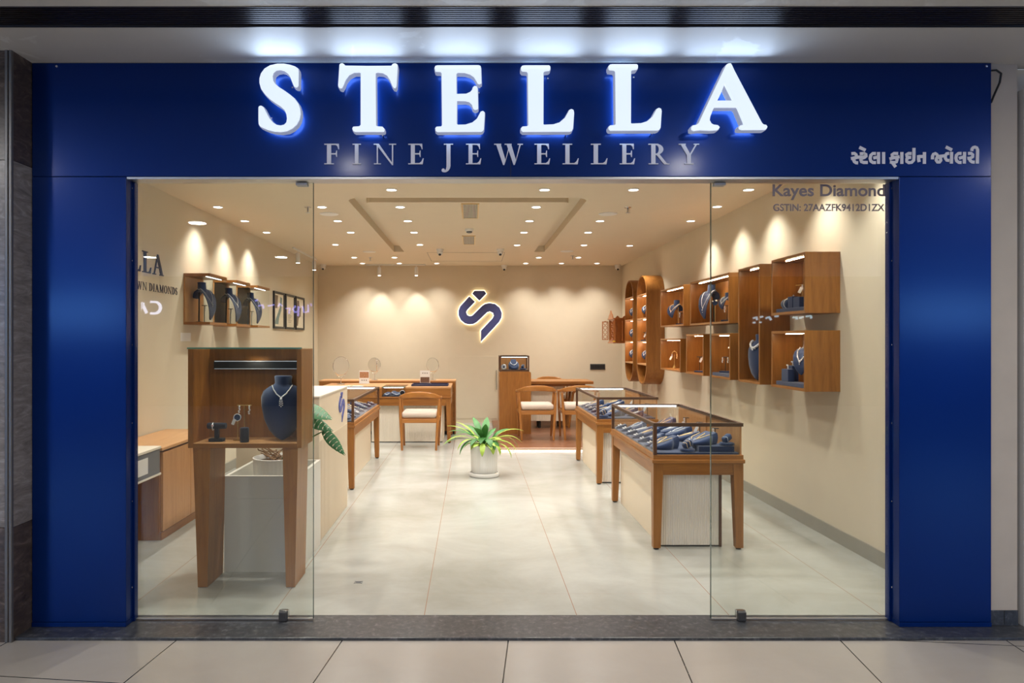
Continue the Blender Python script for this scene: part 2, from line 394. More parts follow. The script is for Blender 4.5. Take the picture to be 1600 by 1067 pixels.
# soffit paint with plaster patches that have a shape of their own
def soffit_mat():
    mm = MATS['mall_soffit']; nt = mm.node_tree; N, L = nt.nodes, nt.links; b = N['Principled BSDF']
    src = b.inputs['Base Color'].links[0].from_socket
    tc = N.new('ShaderNodeTexCoord'); n = N.new('ShaderNodeTexNoise'); n.inputs['Scale'].default_value = 1.7; n.inputs['Detail'].default_value = 7
    n.inputs['Distortion'].default_value = 1.2
    L.new(tc.outputs['Object'], n.inputs['Vector']); r = N.new('ShaderNodeValToRGB')
    r.color_ramp.elements[0].position = 0.60; r.color_ramp.elements[1].position = 0.625
    L.new(n.outputs[0], r.inputs[0]); mx = N.new('ShaderNodeMix'); mx.data_type = 'RGBA'
    L.new(r.outputs[0], mx.inputs[0]); L.new(src, mx.inputs[6]); mx.inputs[7].default_value = (0.72, 0.72, 0.71, 1)
    L.new(mx.outputs[2], b.inputs['Base Color'])
soffit_mat()
struct('mall_ceiling', B(-9, 9, 3.04, 3.519, ZS, ZS+0.05), 'mall_soffit')
struct('mall_ceiling', B(-13, 13, -8, 2.855, ZS, ZS+0.05), 'mall_soffit')
t = thing('air_diffuser', 'long black linear air grille of fine slats in the corridor ceiling', 'air vent', (0, 2.95, ZS))
B(-9, 9, 2.853, 3.042, ZS+0.06, ZS+0.07).make('backing', 'black', t)
m = MB()
for i in range(10):
    y = 2.866+i*0.0178
    m.box(-9, 9, y, y+0.007, ZS+0.002, ZS+0.055, mat=None)
m.make('slat', 'louvre', t)
m = MB(); m.box(-9, 9, 2.8555, 2.861, ZS-0.004, ZS+0.058); m.box(-9, 9, 3.034, 3.0395, ZS-0.004, ZS+0.058); m.make('frame', 'louvre', t)
# stone pillar left of the shop, plastered pillar right of it
m = struct('pillar', B(-3.3, -2.217, 3.29, 3.7, ZM, 0.538), 'marble_dark')
WL[m.name] = Vector((0, 0, 0))
B(-3.3, -2.217, 3.291, 3.7, 0.541, 2.31).make('cladding', 'marble_mid', m)
B(-3.3, -2.217, 3.290, 3.7, 2.313, ZS+0.04).make('cladding', 'marble_dark', m)
c = MB(); c.box(-2.249, -2.235, 3.283, 3.292, ZM+0.001, 2.85, bev=0.002); c.box(-2.230, -2.216, 3.283, 3.300, ZM+0.001, 2.85, bev=0.003)
c.make('corner_trim', 'trim_grey', m)
m = struct('pillar', B(2.612, 2.757, 3.455, 3.75, 0.003, ZS+0.03), 'plaster'); WL[m.name] = Vector((0, 0, 0))
B(2.614, 2.685, 3.449, 3.455, 0.0035, 0.078).make('skirting', 'granite', m)
B(2.688, 2.757, 3.449, 3.455, 0.0035, 0.078).make('skirting', 'granite', m)
m = struct('wall_far_right', B(2.778, 9, 3.44, 3.75, ZM, ZS-0.13), 'panel_white')
struct('wall_far_right', B(2.757, 9, 3.60, 3.76, ZM, ZS+0.03), 'plaster')
struct('wall_far_left', B(-9, -3.3, 3.4, 3.75, ZM, ZS+0.03), 'plaster')
m = MB(); m.tube([(2.60, 3.44, 2.80), (2.635, 3.435, 2.802), (2.66, 3.435, 2.785), (2.655, 3.438, 2.74), (2.625, 3.44, 2.67), (2.613, 3.44, 2.64)], 0.005)
tag(m.make('loose_cable', 'black'), 'short black cable looping out beside the top right corner of blue sign', 'cable')
struct('wall_across', B(-13, 13, -8.1, -8, ZM, ZS), 'opp_wall')

# ------------------------------------------------------------------ glass front
def glass_pane(name, x0, x1, free, z1):
    g = B(x0, x1, YG, YG+0.012, 0.012, z1); p = struct(name, g, 'shop_glass', smooth=False); WL[p.name] = Vector((0, 0, 0))
    xe = x1 if free > 0 else x0
    B(xe-0.0012, xe+0.0012, YG-0.0005, YG+0.0125, 0.012, z1).make('edge', 'glass_edge', p)
    B(x0, x1, YG-0.0005, YG+0.0125, 0.008, 0.0125).make('bottom_edge', 'brushed', p)
    return p
gl = glass_pane('window_1', -1.729, px(489.5, YG), 1, ZH-0.013)
gr = glass_pane('window_2', px(1111, YG), 2.135, -1, ZH-0.013)
for p, xx in ((gl, 443), (gr, 1158)):
    X = px(xx, YG)
    m = MB(); m.box(X-0.022, X+0.022, YG-0.018, YG-0.001, 0.0025, 0.052, bev=0.006); m.box(X-0.022, X+0.022, YG+0.013, YG+0.030, 0.0025, 0.052, bev=0.006)
    m.make('floor_clamp', 'dark_grey', p)
    m = MB(); m.box(X-0.023, X+0.023, YG-0.0012, YG+0.0132, 0.002, 0.054, bev=0.0005); m.make('clamp_rim', 'chrome', p)
    X = px(1124 if p is gr else 472, YG)
    m = MB(); m.box(X-0.030, X+0.030, YG-0.016, YG-0.001, ZH-0.030, ZH-0.0135, bev=0.004); m.box(X-0.030, X+0.030, YG+0.013, YG+0.028, ZH-0.030, ZH-0.0135, bev=0.004)
    m.make('top_clamp', 'brushed', p)

# ------------------------------------------------------------------ lettering
def plane_pts(cpts, ox, oy, s, d):
    return [(px(ox+x/s, d), d, pz(oy+y/s, d)) for x, y in cpts]
S_ = [(575,135),(580,170),(578,350),(565,368),(545,372),(525,360),(505,310),(480,245),(445,195),(400,162),(345,148),(295,155),(258,185),(245,230),(252,285),(280,330),(330,375),(400,420),(470,470),(530,520),(575,580),(600,650),(605,720),(590,790),(555,850),(500,900),(430,935),(350,946),(270,940),(190,920),(130,895),(90,875),(75,850),(72,800),(72,640),(80,622),(105,615),(130,630),(160,690),(200,765),(250,825),(300,860),(355,870),(400,860),(430,830),(438,780),(430,720),(405,665),(350,615),(280,570),(210,520),(150,460),(105,395),(85,325),(85,265),(105,200),(150,140),(220,98),(310,78),(400,77),(480,92),(540,112)]
T_ = [(85,90),(100,74),(125,70),(145,85),(155,102),(450,106),(750,104),(768,80),(800,70),(825,85),(828,110),(812,360),(800,380),(780,378),(760,350),(735,285),(695,220),(640,188),(570,180),(545,190),(545,300),(550,860),(565,880),(635,885),(658,910),(658,935),(645,943),(280,943),(258,930),(250,905),(262,885),(340,880),(358,860),(358,190),(340,180),(270,182),(205,215),(160,275),(130,350),(112,380),(95,385),(75,375),(68,355)]
E_ = [(75,125),(85,105),(110,98),(640,96),(662,105),(668,130),(675,320),(650,330),(628,325),(612,290),(580,240),(530,205),(460,185),(370,182),(352,200),(355,465),(480,462),(530,440),(558,410),(565,380),(585,362),(612,365),(626,390),(632,645),(620,655),(590,660),(570,645),(555,595),(520,560),(470,548),(360,545),(357,850),(375,860),(470,858),(560,830),(620,780),(655,715),(668,690),(695,683),(716,700),(716,740),(706,910),(690,935),(670,942),(110,945),(88,930),(85,900),(100,885),(160,882),(172,860),(165,190),(150,172),(85,168)]
L_ = [(78,120),(90,103),(120,98),(435,98),(450,112),(450,145),(440,158),(380,165),(362,185),(360,855),(375,860),(490,855),(570,830),(640,770),(680,700),(695,670),(720,658),(748,670),(755,700),(742,905),(730,930),(705,940),(100,943),(80,925),(78,900),(95,883),(150,880),(172,865),(165,190),(150,170),(90,165),(78,150)]
A_ = [(540,90),(560,72),(590,70),(605,95),(640,170),(990,835),(1010,855),(1045,862),(1060,885),(1050,910),(1030,918),(735,920),(708,910),(700,888),(715,868),(760,860),(755,830),(680,650),(665,632),(380,632),(360,670),(328,750),(320,800),(340,840),(370,858),(425,865),(448,890),(438,912),(420,922),(330,928),(200,922),(120,932),(95,920),(90,890),(105,868),(155,860),(190,830),(240,720),(400,380),(520,130)]
A_h = [(512,335),(620,550),(418,550),(470,440)]
DF, DB = 3.327, 3.402
def shrink(pts, k=0.0025, flip=False):
    """move a closed outline in the sign plane outwards by k"""
    n = len(pts); ar = sum(pts[i][0]*pts[(i+1) % n][2]-pts[(i+1) % n][0]*pts[i][2] for i in range(n)); sg = 1 if ar > 0 else -1
    out = []
    for i in range(n):
        ax, az = pts[i-1][0], pts[i-1][2]; bx, bz = pts[(i+1) % n][0], pts[(i+1) % n][2]
        tx, tz = bx-ax, bz-az; l = math.hypot(tx, tz) or 1
        out.append((pts[i][0]+sg*tz/l*k, pts[i][1], pts[i][2]-sg*tx/l*k))
    return out
def at_y(pts, y): return [(p[0], y, p[2]) for p in pts]
def channel_letter(word, pts, holes, where):
    x0 = sum(p[0] for p in pts)/len(pts); z0 = min(p[2] for p in pts)
    t = thing('channel_letter', f'white glowing raised letter {word} {where}', 'sign letter', (x0, YF, z0), 'glowing letters on the blue sign')
    m = MB(); m.fill(at_y(pts, DF), [at_y(h, DF) for h in holes], (0, 0.012, 0)); m.make('face', 'letter_face', t, smooth=False)
    o2 = shrink(pts, 0.003); h2 = [shrink(h, -0.003) for h in holes]
    m = MB(); m.fill(at_y(o2, DF+0.0125), [at_y(h, DF+0.0125) for h in h2], (0, 0.040, 0)); m.make('return', 'letter_side', t, smooth=False)
    o3 = shrink(pts, -0.004); h3 = [shrink(h, 0.004) for h in holes]
    m = MB(); m.fill(at_y(o3, DF+0.053), [at_y(h, DF+0.053) for h in h3], (0, 0.020, 0)); m.make('backing', 'letter_side', t, smooth=False)
    m = MB(); m.fill(at_y(shrink(pts, -0.012), DF+0.0735), [at_y(shrink(h, 0.012), DF+0.0735) for h in holes], (0, 0.006, 0)); m.make('halo_light', 'letter_halo', t, smooth=False)
    xa, xb = min(p[0] for p in pts), max(p[0] for p in pts); zt_ = max(p[2] for p in pts)
    l = bpy.data.lights.new('letter_fill', 'AREA'); l.shape = 'RECTANGLE'; l.size = (xb-xa)*1.15; l.size_y = 0.20; l.energy = LETTER_FILL_W; l.color = (0.55, 0.73, 1.0)  # unseen lamp added before the face so the soffit catches more glow
    lo = bpy.data.objects.new('letter_fill', l); COL.objects.link(lo); lo.parent = t; lo.location = ((xa+xb)/2-x0, DF-0.03-YF, zt_-z0-0.06); lo.rotation_euler = (math.radians(-125), 0, 0)
    for q in (pts[len(pts)//8], pts[len(pts)*5//8]):
        m = MB(); m.tube([(x0*0.15+q[0]*0.85, DF+0.07, z0*0.1+q[2]*0.9), (x0*0.15+q[0]*0.85, YF-0.0005, z0*0.1+q[2]*0.9)], 0.004); m.make('standoff', 'chrome', t)
channel_letter('S', plane_pts(S_, 395, 90, 8.21, DF), [], 'starting the word on the blue sign')
channel_letter('T', plane_pts(T_, 520, 90, 8.209, DF), [], 'between S and E on the blue sign')
channel_letter('E', plane_pts(E_, 670, 90, 8.21, DF), [], 'in the middle of the big word, after T')
channel_letter('L', plane_pts(L_, 805, 90, 8.21, DF), [], 'right after the big E on the blue sign')
channel_letter('L', plane_pts(L_, 942, 88.2, 8.21, DF), [], 'just before the big A on the blue sign')
channel_letter('A', plane_pts(A_, 1070, 90, 8.207, DF), [plane_pts(A_h, 1070, 90, 8.207, DF)], 'ending the big word on the blue sign')

# serif capitals drawn in a unit cap height: list of polygons
def rect(x0, x1, y0, y1): return [(x0, y0), (x1, y0), (x1, y1), (x0, y1)]
def strip(pts, ws):
    out = []; n = len(pts); L = []
    for i in range(n):
        ax, ay = pts[max(i-1, 0)]; bx, by = pts[min(i+1, n-1)]; tx, ty = bx-ax, by-ay; l = math.hypot(tx, ty) or 1
        w = (ws[i] if isinstance(ws, (list, tuple)) else ws)/2
        L.append(((pts[i][0]-ty/l*w, pts[i][1]+tx/l*w), (pts[i][0]+ty/l*w, pts[i][1]-tx/l*w)))
    for a, b in zip(L, L[1:]): out.append([a[0], a[1], b[1], b[0]])
    return out
def ring(cx, cy, rx, ry, ix, iy, a0=0, a1=360, n=20):
    out = []
    for i in range(n):
        a, b = math.radians(a0+(a1-a0)*i/n), math.radians(a0+(a1-a0)*(i+1)/n)
        out.append([(cx+ix*math.cos(a), cy+iy*math.sin(a)), (cx+rx*math.cos(a), cy+ry*math.sin(a)), (cx+rx*math.cos(b), cy+ry*math.sin(b)), (cx+ix*math.cos(b), cy+iy*math.sin(b))])
    return out
sf = lambda xc, y, w: rect(xc-w/2, xc+w/2, y, y+0.045)
def stem(x, w=0.2, sw=0.46): return [rect(x-w/2, x+w/2, 0, 1), sf(x, 0, sw), sf(x, 0.955, sw)]
topR = [(0.5, 1), (0.72, 1), (0.73, 0.74), (0.695, 0.74), (0.655, 0.87), (0.58, 0.94), (0.5, 0.945)]
midA = [rect(0.3, 0.56, 0.48, 0.54), [(0.56, 0.51), (0.60, 0.36), (0.635, 0.36), (0.635, 0.67), (0.60, 0.67)]]
botR = [(0.45, 0), (0.74, 0), (0.79, 0.29), (0.75, 0.29), (0.68, 0.14), (0.58, 0.06), (0.45, 0.055)]
G_ = {
 'I': stem(0.24, 0.2, 0.46),
 'F': stem(0.25)+[rect(0.3, 0.55, 0.945, 1), topR]+midA,
 'E': stem(0.25)+[rect(0.3, 0.55, 0.945, 1), topR]+midA+[rect(0.3, 0.5, 0, 0.055), botR],
 'L': stem(0.25)+[rect(0.3, 0.5, 0, 0.055), botR],
 'N': [rect(0.17, 0.23, 0, 1), sf(0.2, 0, 0.34), sf(0.93, 0.955, 0.34), rect(0.90, 0.96, 0, 1), [(0.02, 1), (0.27, 1), (0.96, 0.0), (0.96, -0.04), (0.90, -0.04), (0.17, 0.93)], sf(0.12, 0.955, 0.2)],
 'J': [rect(0.24, 0.44, -0.1, 1), sf(0.34, 0.955, 0.46)]+strip([(0.34, 0.0), (0.33, -0.15), (0.28, -0.26), (0.2, -0.34), (0.1, -0.36)], [0.2, 0.19, 0.15, 0.09, 0.05])+ring(0.08, -0.29, 0.085, 0.085, 0, 0),
 'W': [[(0.10, 1), (0.32, 1), (0.55, 0.22), (0.50, -0.03), (0.44, -0.03)], [(0.50, -0.03), (0.55, 0.12), (0.74, 0.8), (0.70, 0.85)], [(0.60, 1), (0.82, 1), (1.05, 0.22), (1.0, -0.03), (0.94, -0.03)], [(1.0, -0.03), (1.05, 0.12), (1.30, 1), (1.23, 1)], sf(0.18, 0.955, 0.34), sf(0.68, 0.955, 0.34), sf(1.26, 0.955, 0.26)],
 'R': stem(0.25)+ring(0.36, 0.73, 0.36, 0.27, 0.15, 0.215, -90, 90, 14)+[rect(0.3, 0.37, 0.945, 1), rect(0.3, 0.38, 0.46, 0.515), [(0.36, 0.5), (0.54, 0.49), (0.88, 0.05), (1.02, 0.02), (1.02, 0), (0.76, 0)]],
 'Y': [rect(0.40, 0.60, 0, 0.5), sf(0.5, 0, 0.46), [(0.06, 1), (0.28, 1), (0.56, 0.5), (0.60, 0.4), (0.42, 0.4)], [(0.52, 0.46), (0.60, 0.46), (0.93, 1), (0.85, 1)], sf(0.16, 0.955, 0.36), sf(0.88, 0.955, 0.28)],
 'S': strip([(0.60, 0.76), (0.56, 0.90), (0.44, 0.975), (0.32, 0.97), (0.19, 0.89), (0.155, 0.76), (0.22, 0.63), (0.36, 0.53), (0.52, 0.42), (0.59, 0.28), (0.53, 0.11), (0.38, 0.025), (0.24, 0.04), (0.13, 0.13), (0.09, 0.28)], [0.03, 0.04, 0.06, 0.07, 0.12, 0.16, 0.18, 0.19, 0.18, 0.16, 0.12, 0.07, 0.06, 0.04, 0.03]),
 'T': stem(0.42, 0.2, 0.46)+[rect(0.06, 0.78, 0.945, 1), [(0.05, 1), (0.2, 0.96), (0.09, 0.87), (0.06, 0.74), (0.03, 0.74)], [(0.79, 1), (0.64, 0.96), (0.75, 0.87), (0.78, 0.74), (0.81, 0.74)]],
 'A': [[(0.40, 1), (0.50, 1), (0.93, 0.03), (0.72, 0.03), (0.42, 0.76)], [(0.40, 1), (0.44, 0.85), (0.15, 0.03), (0.10, 0.03)], rect(0.24, 0.70, 0.33, 0.39), sf(0.12, 0, 0.3), sf(0.82, 0, 0.38)],
 'G': ring(0.48, 0.5, 0.44, 0.52, 0.24, 0.46, 45, 330, 22)+[rect(0.68, 0.86, 0.06, 0.42), sf(0.74, 0.40, 0.42)],
 'O': ring(0.5, 0.5, 0.48, 0.52, 0.27, 0.46, 0, 360, 26),
 'D': stem(0.25)+ring(0.36, 0.5, 0.58, 0.5, 0.34, 0.445, -90, 90, 18)+[rect(0.3, 0.37, 0.945, 1), rect(0.3, 0.37, 0, 0.055)],
 'M': [rect(0.14, 0.20, 0, 1), sf(0.17, 0, 0.32), [(0.10, 1), (0.30, 1), (0.62, 0.2), (0.56, 0.0), (0.54, 0.0)], [(0.56, 0.0), (0.62, 0.12), (0.96, 1), (0.90, 1)], rect(0.88, 1.06, 0, 1), sf(0.97, 0, 0.4), sf(1.03, 0.955, 0.24), sf(0.13, 0.955, 0.24)],
}
def glyph(mb, ch, fn, vec):
    vv = Vector(vec)
    for i, poly in enumerate(G_[ch]): mb.prism([Vector(fn(x, y))+vv.normalized()*2.5e-5*i for x, y in poly], vec)
def gx(ch): 
    xs = [p[0] for q in G_[ch] for p in q]; return min(xs), max(xs)
FJ = [('F',507,530,'first letter of the small silver line'),('I',551,564,'between F and N in the small line'),('N',584,619,'between I and E in the small line'),('E',638,662,'right before the hooked J'),('J',690,708,'with a hook below the line'),('E',728,752,'between the hooked J and W'),('W',772,817,'under the big E and L'),('E',835,859.5,'between W and the first small L'),('L',879,904,'between small E and the other L'),('L',923,949,'second of the small double L'),('E',968,992,'between small L and R'),('R',1013,1046,'between small E and Y'),('Y',1060,1092,'last letter of the small silver line')]
for ch, x0, x1, wh in FJ:
    a, b = gx(ch); s = (px(x1, YF)-px(x0, YF))/(b-a); X0 = px(x0, YF); zb = pz(257, YF); hh = pz(225, YF)-zb
    m = MB(); glyph(m, ch, lambda x, y: (X0+(x-a)*s, YF-0.006, zb+y*hh), (0, 0.0055, 0))
    tag(m.make('sign_letter', 'silver_letter', smooth=False), f'small flat silver letter {ch}, {wh}', 'sign letter', 'small silver letters on the blue sign')
# Gujarati shop name
GU1 = [[(325,120),(465,190)], [(145,265),(215,260),(252,290),(255,340),(215,378),(165,385)], [(135,378),(300,345),(440,348)], [(190,400),(215,450),(250,472),(295,475)],
       [(335,268),(430,262),(475,285),(480,320),(440,352),(385,372),(355,405),(370,445),(420,465),(515,465)],
       [(700,262),(630,262),(585,300),(568,370),(585,435),(635,468),(700,468)], [(640,365),(760,340)], [(760,230),(760,497)], [(875,230),(875,497)],
       [(1205,262),(1110,260),(1065,290),(1075,335),(1130,355)], [(1010,385),(1120,355),(1235,335)], [(1150,360),(1185,400),(1170,450),(1110,468),(1020,455)], [(1075,470),(1150,570)],
       [(1290,230),(1290,497)], [(1510,262),(1440,260),(1395,285),(1405,330),(1450,350),(1500,352)], [(1450,352),(1400,390),(1398,440),(1450,470),(1515,462),(1560,415),(1565,340),(1565,135)]]
GU2 = [[(205,330),(70,330)], [(70,300),(72,400),(85,455)], [(205,230),(203,497)], [(385,395),(388,320),(410,275),(450,260),(485,285),(505,325),(480,365),(470,415),(500,458),(545,458),(575,420),(570,375),(520,345)],
       [(510,330),(660,315)], [(765,260),(710,265),(678,310),(680,370),(710,415),(770,420)], [(820,225),(816,490)], [(690,112),(830,182)],
       [(1045,258),(975,260),(930,300),(918,370),(935,430),(985,465),(1045,465)], [(990,370),(1110,335)], [(1115,225),(1110,490)],
       [(1195,260),(1265,258),(1302,290),(1300,335),(1250,365),(1180,372)], [(1225,380),(1250,430),(1290,455),(1345,458)], [(1280,205),(1285,160),(1315,125),(1350,115),(1390,130),(1412,175),(1412,230),(1406,490)]]
m = MB(); cnt = 0
for strokes, ox in ((GU1, 1320), (GU2, 1430)):
    for st in strokes:
        q = strip(st, 70); out = [q[0][0]]+[c[3] for c in q]+[c[2] for c in q[::-1]]+[q[0][1]]
        m.prism([(px(ox+x/14.55, YF), YF-0.0035+cnt*2.5e-5, pz(222+y/14.55, YF)) for x, y in out], (0, 0.0025, 0)); cnt += 1
tag(m.make('shop_name_lettering', 'silver_letter', smooth=False), 'pale grey Gujarati shop name at the lower right of the blue sign', 'lettering')
# vinyl text on the right pane
def text(name, body, mat, x0, x1, z0, z1, y, bold=0.0, depth=0.0006):
    cu = bpy.data.curves.new(name, 'FONT'); cu.body = body; cu.offset = bold; cu.extrude = 0.001
    to = bpy.data.objects.new('tmp_text', cu); COL.objects.link(to)
    bpy.context.view_layer.update()
    me = bpy.data.meshes.new_from_object(to.evaluated_get(bpy.context.evaluated_depsgraph_get()))
    bpy.data.objects.remove(to)
    xs = [v.co.x for v in me.vertices]; ys = [v.co.y for v in me.vertices]; zs = [v.co.z for v in me.vertices]
    for v in me.vertices:
        u = (v.co.x-min(xs))/(max(xs)-min(xs)); w = (v.co.y-min(ys))/(max(ys)-min(ys)); e = (v.co.z-min(zs))/max(1e-6, max(zs)-min(zs))
        v.co = (x0+u*(x1-x0), y-e*depth, z0+w*(z1-z0))
    me.materials.clear(); me.materials.append(MATS[mat])
    o = bpy.data.objects.new(name, me); COL.objects.link(o); return o
d = YG-0.001
o = text('vinyl_lettering', 'Kayes Diamond', 'vinyl_grey', px(1207, d), px(1383, d), pz(312.5, d), pz(288, d), d, 0.020)
tag(o, 'large grey vinyl business name at the top of the right glass pane', 'lettering')
o = text('vinyl_lettering', 'GSTIN: 27AAZFK9412D1ZX', 'vinyl_grey', px(1208, d), px(1382, d), pz(330, d), pz(318.5, d), d, 0.020)
tag(o, 'smaller grey vinyl tax number line on the right glass pane', 'lettering')
# dark raised words on the left wall (some of each is hidden by the column)
def wall_word(word, y_of, zb, hh, label, name, wsc, th):
    m = MB(); cur = 0; pos = []
    for ch in word:
        if ch == ' ': cur += 0.42; continue
        a, b = gx(ch); pos.append((ch, cur-a)); cur += (b-a)+0.14
    for ch, off in pos:
        glyph(m, ch, lambda x, y: (XL+th, y_of-(cur-0.14-off-x)*wsc, zb+y*hh), (-th+0.0008, 0, 0))
    return tag(m.make(name, 'navy_paint', smooth=False), label, 'lettering')
wall_word('STELLA', 5.94, 1.998, 0.175, 'large dark raised capitals on the left wall, partly behind the blue column', 'wall_lettering', 0.175*1.12, 0.009)
wall_word('GROWN DIAMONDS', 6.225, 1.853, 0.066, 'line of small dark capitals under the large word on the left wall', 'wall_lettering', 0.066*1.02, 0.003)
# ------------------------------------------------------------------ shop lamps
def downlight_proto():
    t = thing('ceiling_downlight', 'x', 'ceiling light')
    m = MB(); m.lathe([(0.041, -0.001), (0.050, 0.0), (0.050, -0.004), (0.042, -0.006), (0.041, -0.001)], (0, 0, 0), 28); m.make('trim_ring', 'white_plastic', t)
    m = MB(); m.lathe([(0.0405, -0.0015), (0.0405, -0.0035), (0.02, -0.0042), (0.0001, -0.0044)], (0, 0, 0), 24); m.make('lens', 'lens', t)
    return t
DL = {  # entries nearest the entrance, above the header, are unseen, added for front light
 'beside the left wall': [(-2.47, 4.25), (-2.47, 5.02), (-2.47, 6.63), (-2.47, 7.41), (-2.47, 8.2)],
 'outside the left recess arm': [(-1.46, 4.3), (-1.46, 6.63), (-1.46, 7.41), (-1.46, 8.2), (-1.855, 9.25), (-1.85, 10.69), (-1.85, 11.5)],
 'inside the left recess arm': [(-0.7, 4.6), (-0.695, 5.87), (-0.70, 6.63), (-0.70, 7.41), (-0.70, 8.2), (-0.71, 9.25), (-0.6, 11.5)],
 'behind the left recess end': [(-1.22, 10.69), (-1.23, 11.5)],
 'inside the right recess arm': [(0.62, 4.6), (0.621, 5.87), (0.62, 6.63), (0.62, 7.41), (0.62, 8.2), (0.61, 9.3), (1.04, 10.69), (0.9, 11.5)],
 'outside the right recess arm': [(1.46, 4.3), (1.385, 5.87), (1.387, 7.41), (1.39, 8.2), (1.52, 9.3), (1.66, 10.69), (1.5, 11.5)],
 'beside the right wall': [(2.37, 4.25), (2.37, 5.0), (2.375, 5.87), (2.37, 6.61), (2.37, 7.41), (2.155, 9.35), (2.1, 11.5)]}
pr = downlight_proto(); first = True
for colname, lst in DL.items():
    for i, (X, Y) in enumerate(lst):
        lab = f'round recessed downlight, {ORD[i]} from the entrance, {colname}'
        if first: o = pr; o.location = (X, Y, ZC); o['label'] = lab; o['group'] = 'recessed downlights in the shop ceiling'; first = False
        else: o = dup(pr, (X, Y, ZC), label=lab, group='recessed downlights in the shop ceiling')
        near_wall = abs(X) > 2.0 or Y > 11.3
        l = lamp_spot('downlight_lamp', (X, Y, ZC-0.02), SPOT_W*(0.62 if near_wall else 0.84), ang=104 if near_wall else 140, blend=1.0)
        l.parent = o; l.location = (0, 0, -0.02)
# corridor ceiling lights (their reflections show in the glass and the blue sign)
def mall_proto():
    t = thing('corridor_downlight', 'x', 'ceiling light')
    m = MB(); m.lathe([(0.10, -0.001), (0.12, 0.0), (0.12, -0.006), (0.101, -0.009), (0.10, -0.001)], (0, 0, 0), 32); m.make('trim_ring', 'white_plastic', t)
    m = MB(); m.lathe([(0.0995, -0.002), (0.0995, -0.005), (0.0001, -0.006)], (0, 0, 0), 28); m.make('lens', 'mall_lens', t)
    return t
pr = mall_proto()
ML = [(-0.95, 1.42), (1.67, 1.42), (-3.57, 1.42), (4.29, 1.42), (-3.26, -1.06), (-0.64, -1.06), (1.98, -1.06), (-5.4, -4.4), (-3.2, -4.4), (-1.0, -4.4), (1.2, -4.4)]
for i, (X, Y) in enumerate(ML):
    lab = f'round corridor ceiling light number {ORD[i] if i < 10 else "eleventh"} counted from the shop, overhead'
    o = pr if i == 0 else dup(pr, (X, Y, ZS))
    o.location = (X, Y, ZS); o['label'] = lab; o['group'] = 'corridor ceiling lights'
    ld = bpy.data.lights.new('corridor_lamp', 'AREA'); ld.shape = 'DISK'; ld.size = 0.18; ld.energy = MALL_W; ld.color = (1.0, 0.97, 0.94)
    l = bpy.data.objects.new('corridor_lamp', ld); COL.objects.link(l); l.parent = o; l.location = (0, 0, -0.012)

# ceiling fittings
def grille(X, y0, y1, w, lab):
    t = thing('ceiling_grille', lab, 'air vent', (X, (y0+y1)/2, ZC), 'slatted air grilles in the ceiling')
    m = MB(); z0, z1 = ZC-0.008, ZC-0.0003; f = 0.014
    m.box(X-w/2, X-w/2+f, y0, y1, z0, z1); m.box(X+w/2-f, X+w/2, y0, y1, z0, z1); m.box(X-w/2+f, X+w/2-f, y0, y0+f, z0, z1); m.box(X-w/2+f, X+w/2-f, y1-f, y1, z0, z1)
    m.make('frame', 'brass', t)
    B(X-w/2+f, X+w/2-f, y0+f, y1-f, ZC-0.003, z1).make('duct', 'black', t)
    m = MB(); n = 10
    for i in range(n):
        x = X-w/2+f+(i+0.5)*(w-2*f)/n; m.box(x-0.003, x+0.003, y0+f, y1-f, ZC-0.0075, ZC-0.003)
    m.make('slat', 'white_lam', t)
grille(-0.02, 6.46, 7.24, 0.170, 'slatted air grille in the ceiling, nearer of the two')
grille(-0.045, 8.46, 9.22, 0.165, 'slatted air grille in the ceiling, farther of the two')
t = thing('smoke_detector', 'small white smoke detector on the ceiling between the two air grilles', 'smoke detector', (-0.035, 7.95, ZC))
m = MB(); m.lathe([(0.05, 0), (0.05, -0.02), (0.042, -0.03)], (-0.035, 7.95, ZC), 24); m.make('base', 'white_plastic', t)
m = MB(); m.lathe([(0.034, -0.03), (0.034, -0.044), (0.02, -0.05)], (-0.035, 7.95, ZC), 20); m.make('sensor', 'mid_grey', t)
def dome(x, y, lab):
    t = thing('security_camera', lab, 'security camera', (x, y, ZC), 'white dome cameras')
    m = MB(); m.lathe([(0.052, 0), (0.052, -0.012), (0.046, -0.03)], (x, y, ZC), 24); m.make('mount', 'white_plastic', t)
    m = MB(); m.ball((x, y, ZC-0.050), 0.042, 18); m.make('dome', 'white_plastic', t)
    m = MB(); m.lathe([(0.019, 0), (0.019, -0.008), (0.012, -0.012)], (0, 0, 0), 16, 'z')
    m.xf(Matrix.Translation((x, y-0.022, ZC-0.078)) @ Euler((math.radians(-40), 0, 0)).to_matrix().to_4x4()); m.make('lens', 'black', t)
dome(px(687, 9.64), 9.72, 'white dome camera on the ceiling at the left of the hatch outline')
dome(px(782, 9.64), 9.72, 'white dome camera on the ceiling at the right of the hatch outline')
dome(px(506, 11.75), 11.70, 'white dome camera in the back left ceiling corner')
dome(px(788, 11.75), 11.80, 'white dome camera above the glowing logo where ceiling meets back wall')
dome(px(965, 11.75), 11.75, 'white dome camera in the back right ceiling corner')
def sprinkler(x, y, lab):
    t = thing('fire_sprinkler', lab, 'sprinkler', (x, y, ZC), 'fire sprinklers')
    m = MB(); m.lathe([(0.035, 0), (0.033, -0.005), (0.012, -0.007), (0.009, -0.03), (0.006, -0.05)], (x, y, ZC), 16); m.make('body', 'chrome', t)
    m = MB(); m.lathe([(0.004, -0.05), (0.022, -0.053), (0.022, -0.056), (0.004, -0.056)], (x, y, ZC), 14); m.make('deflector', 'brushed', t)
sprinkler(px(981, 6.65), 6.65, 'small chrome sprinkler right of the ceiling recess near the entrance')
sprinkler(px(894.7, 10.5), 10.5, 'small chrome sprinkler at the back right of the ceiling')
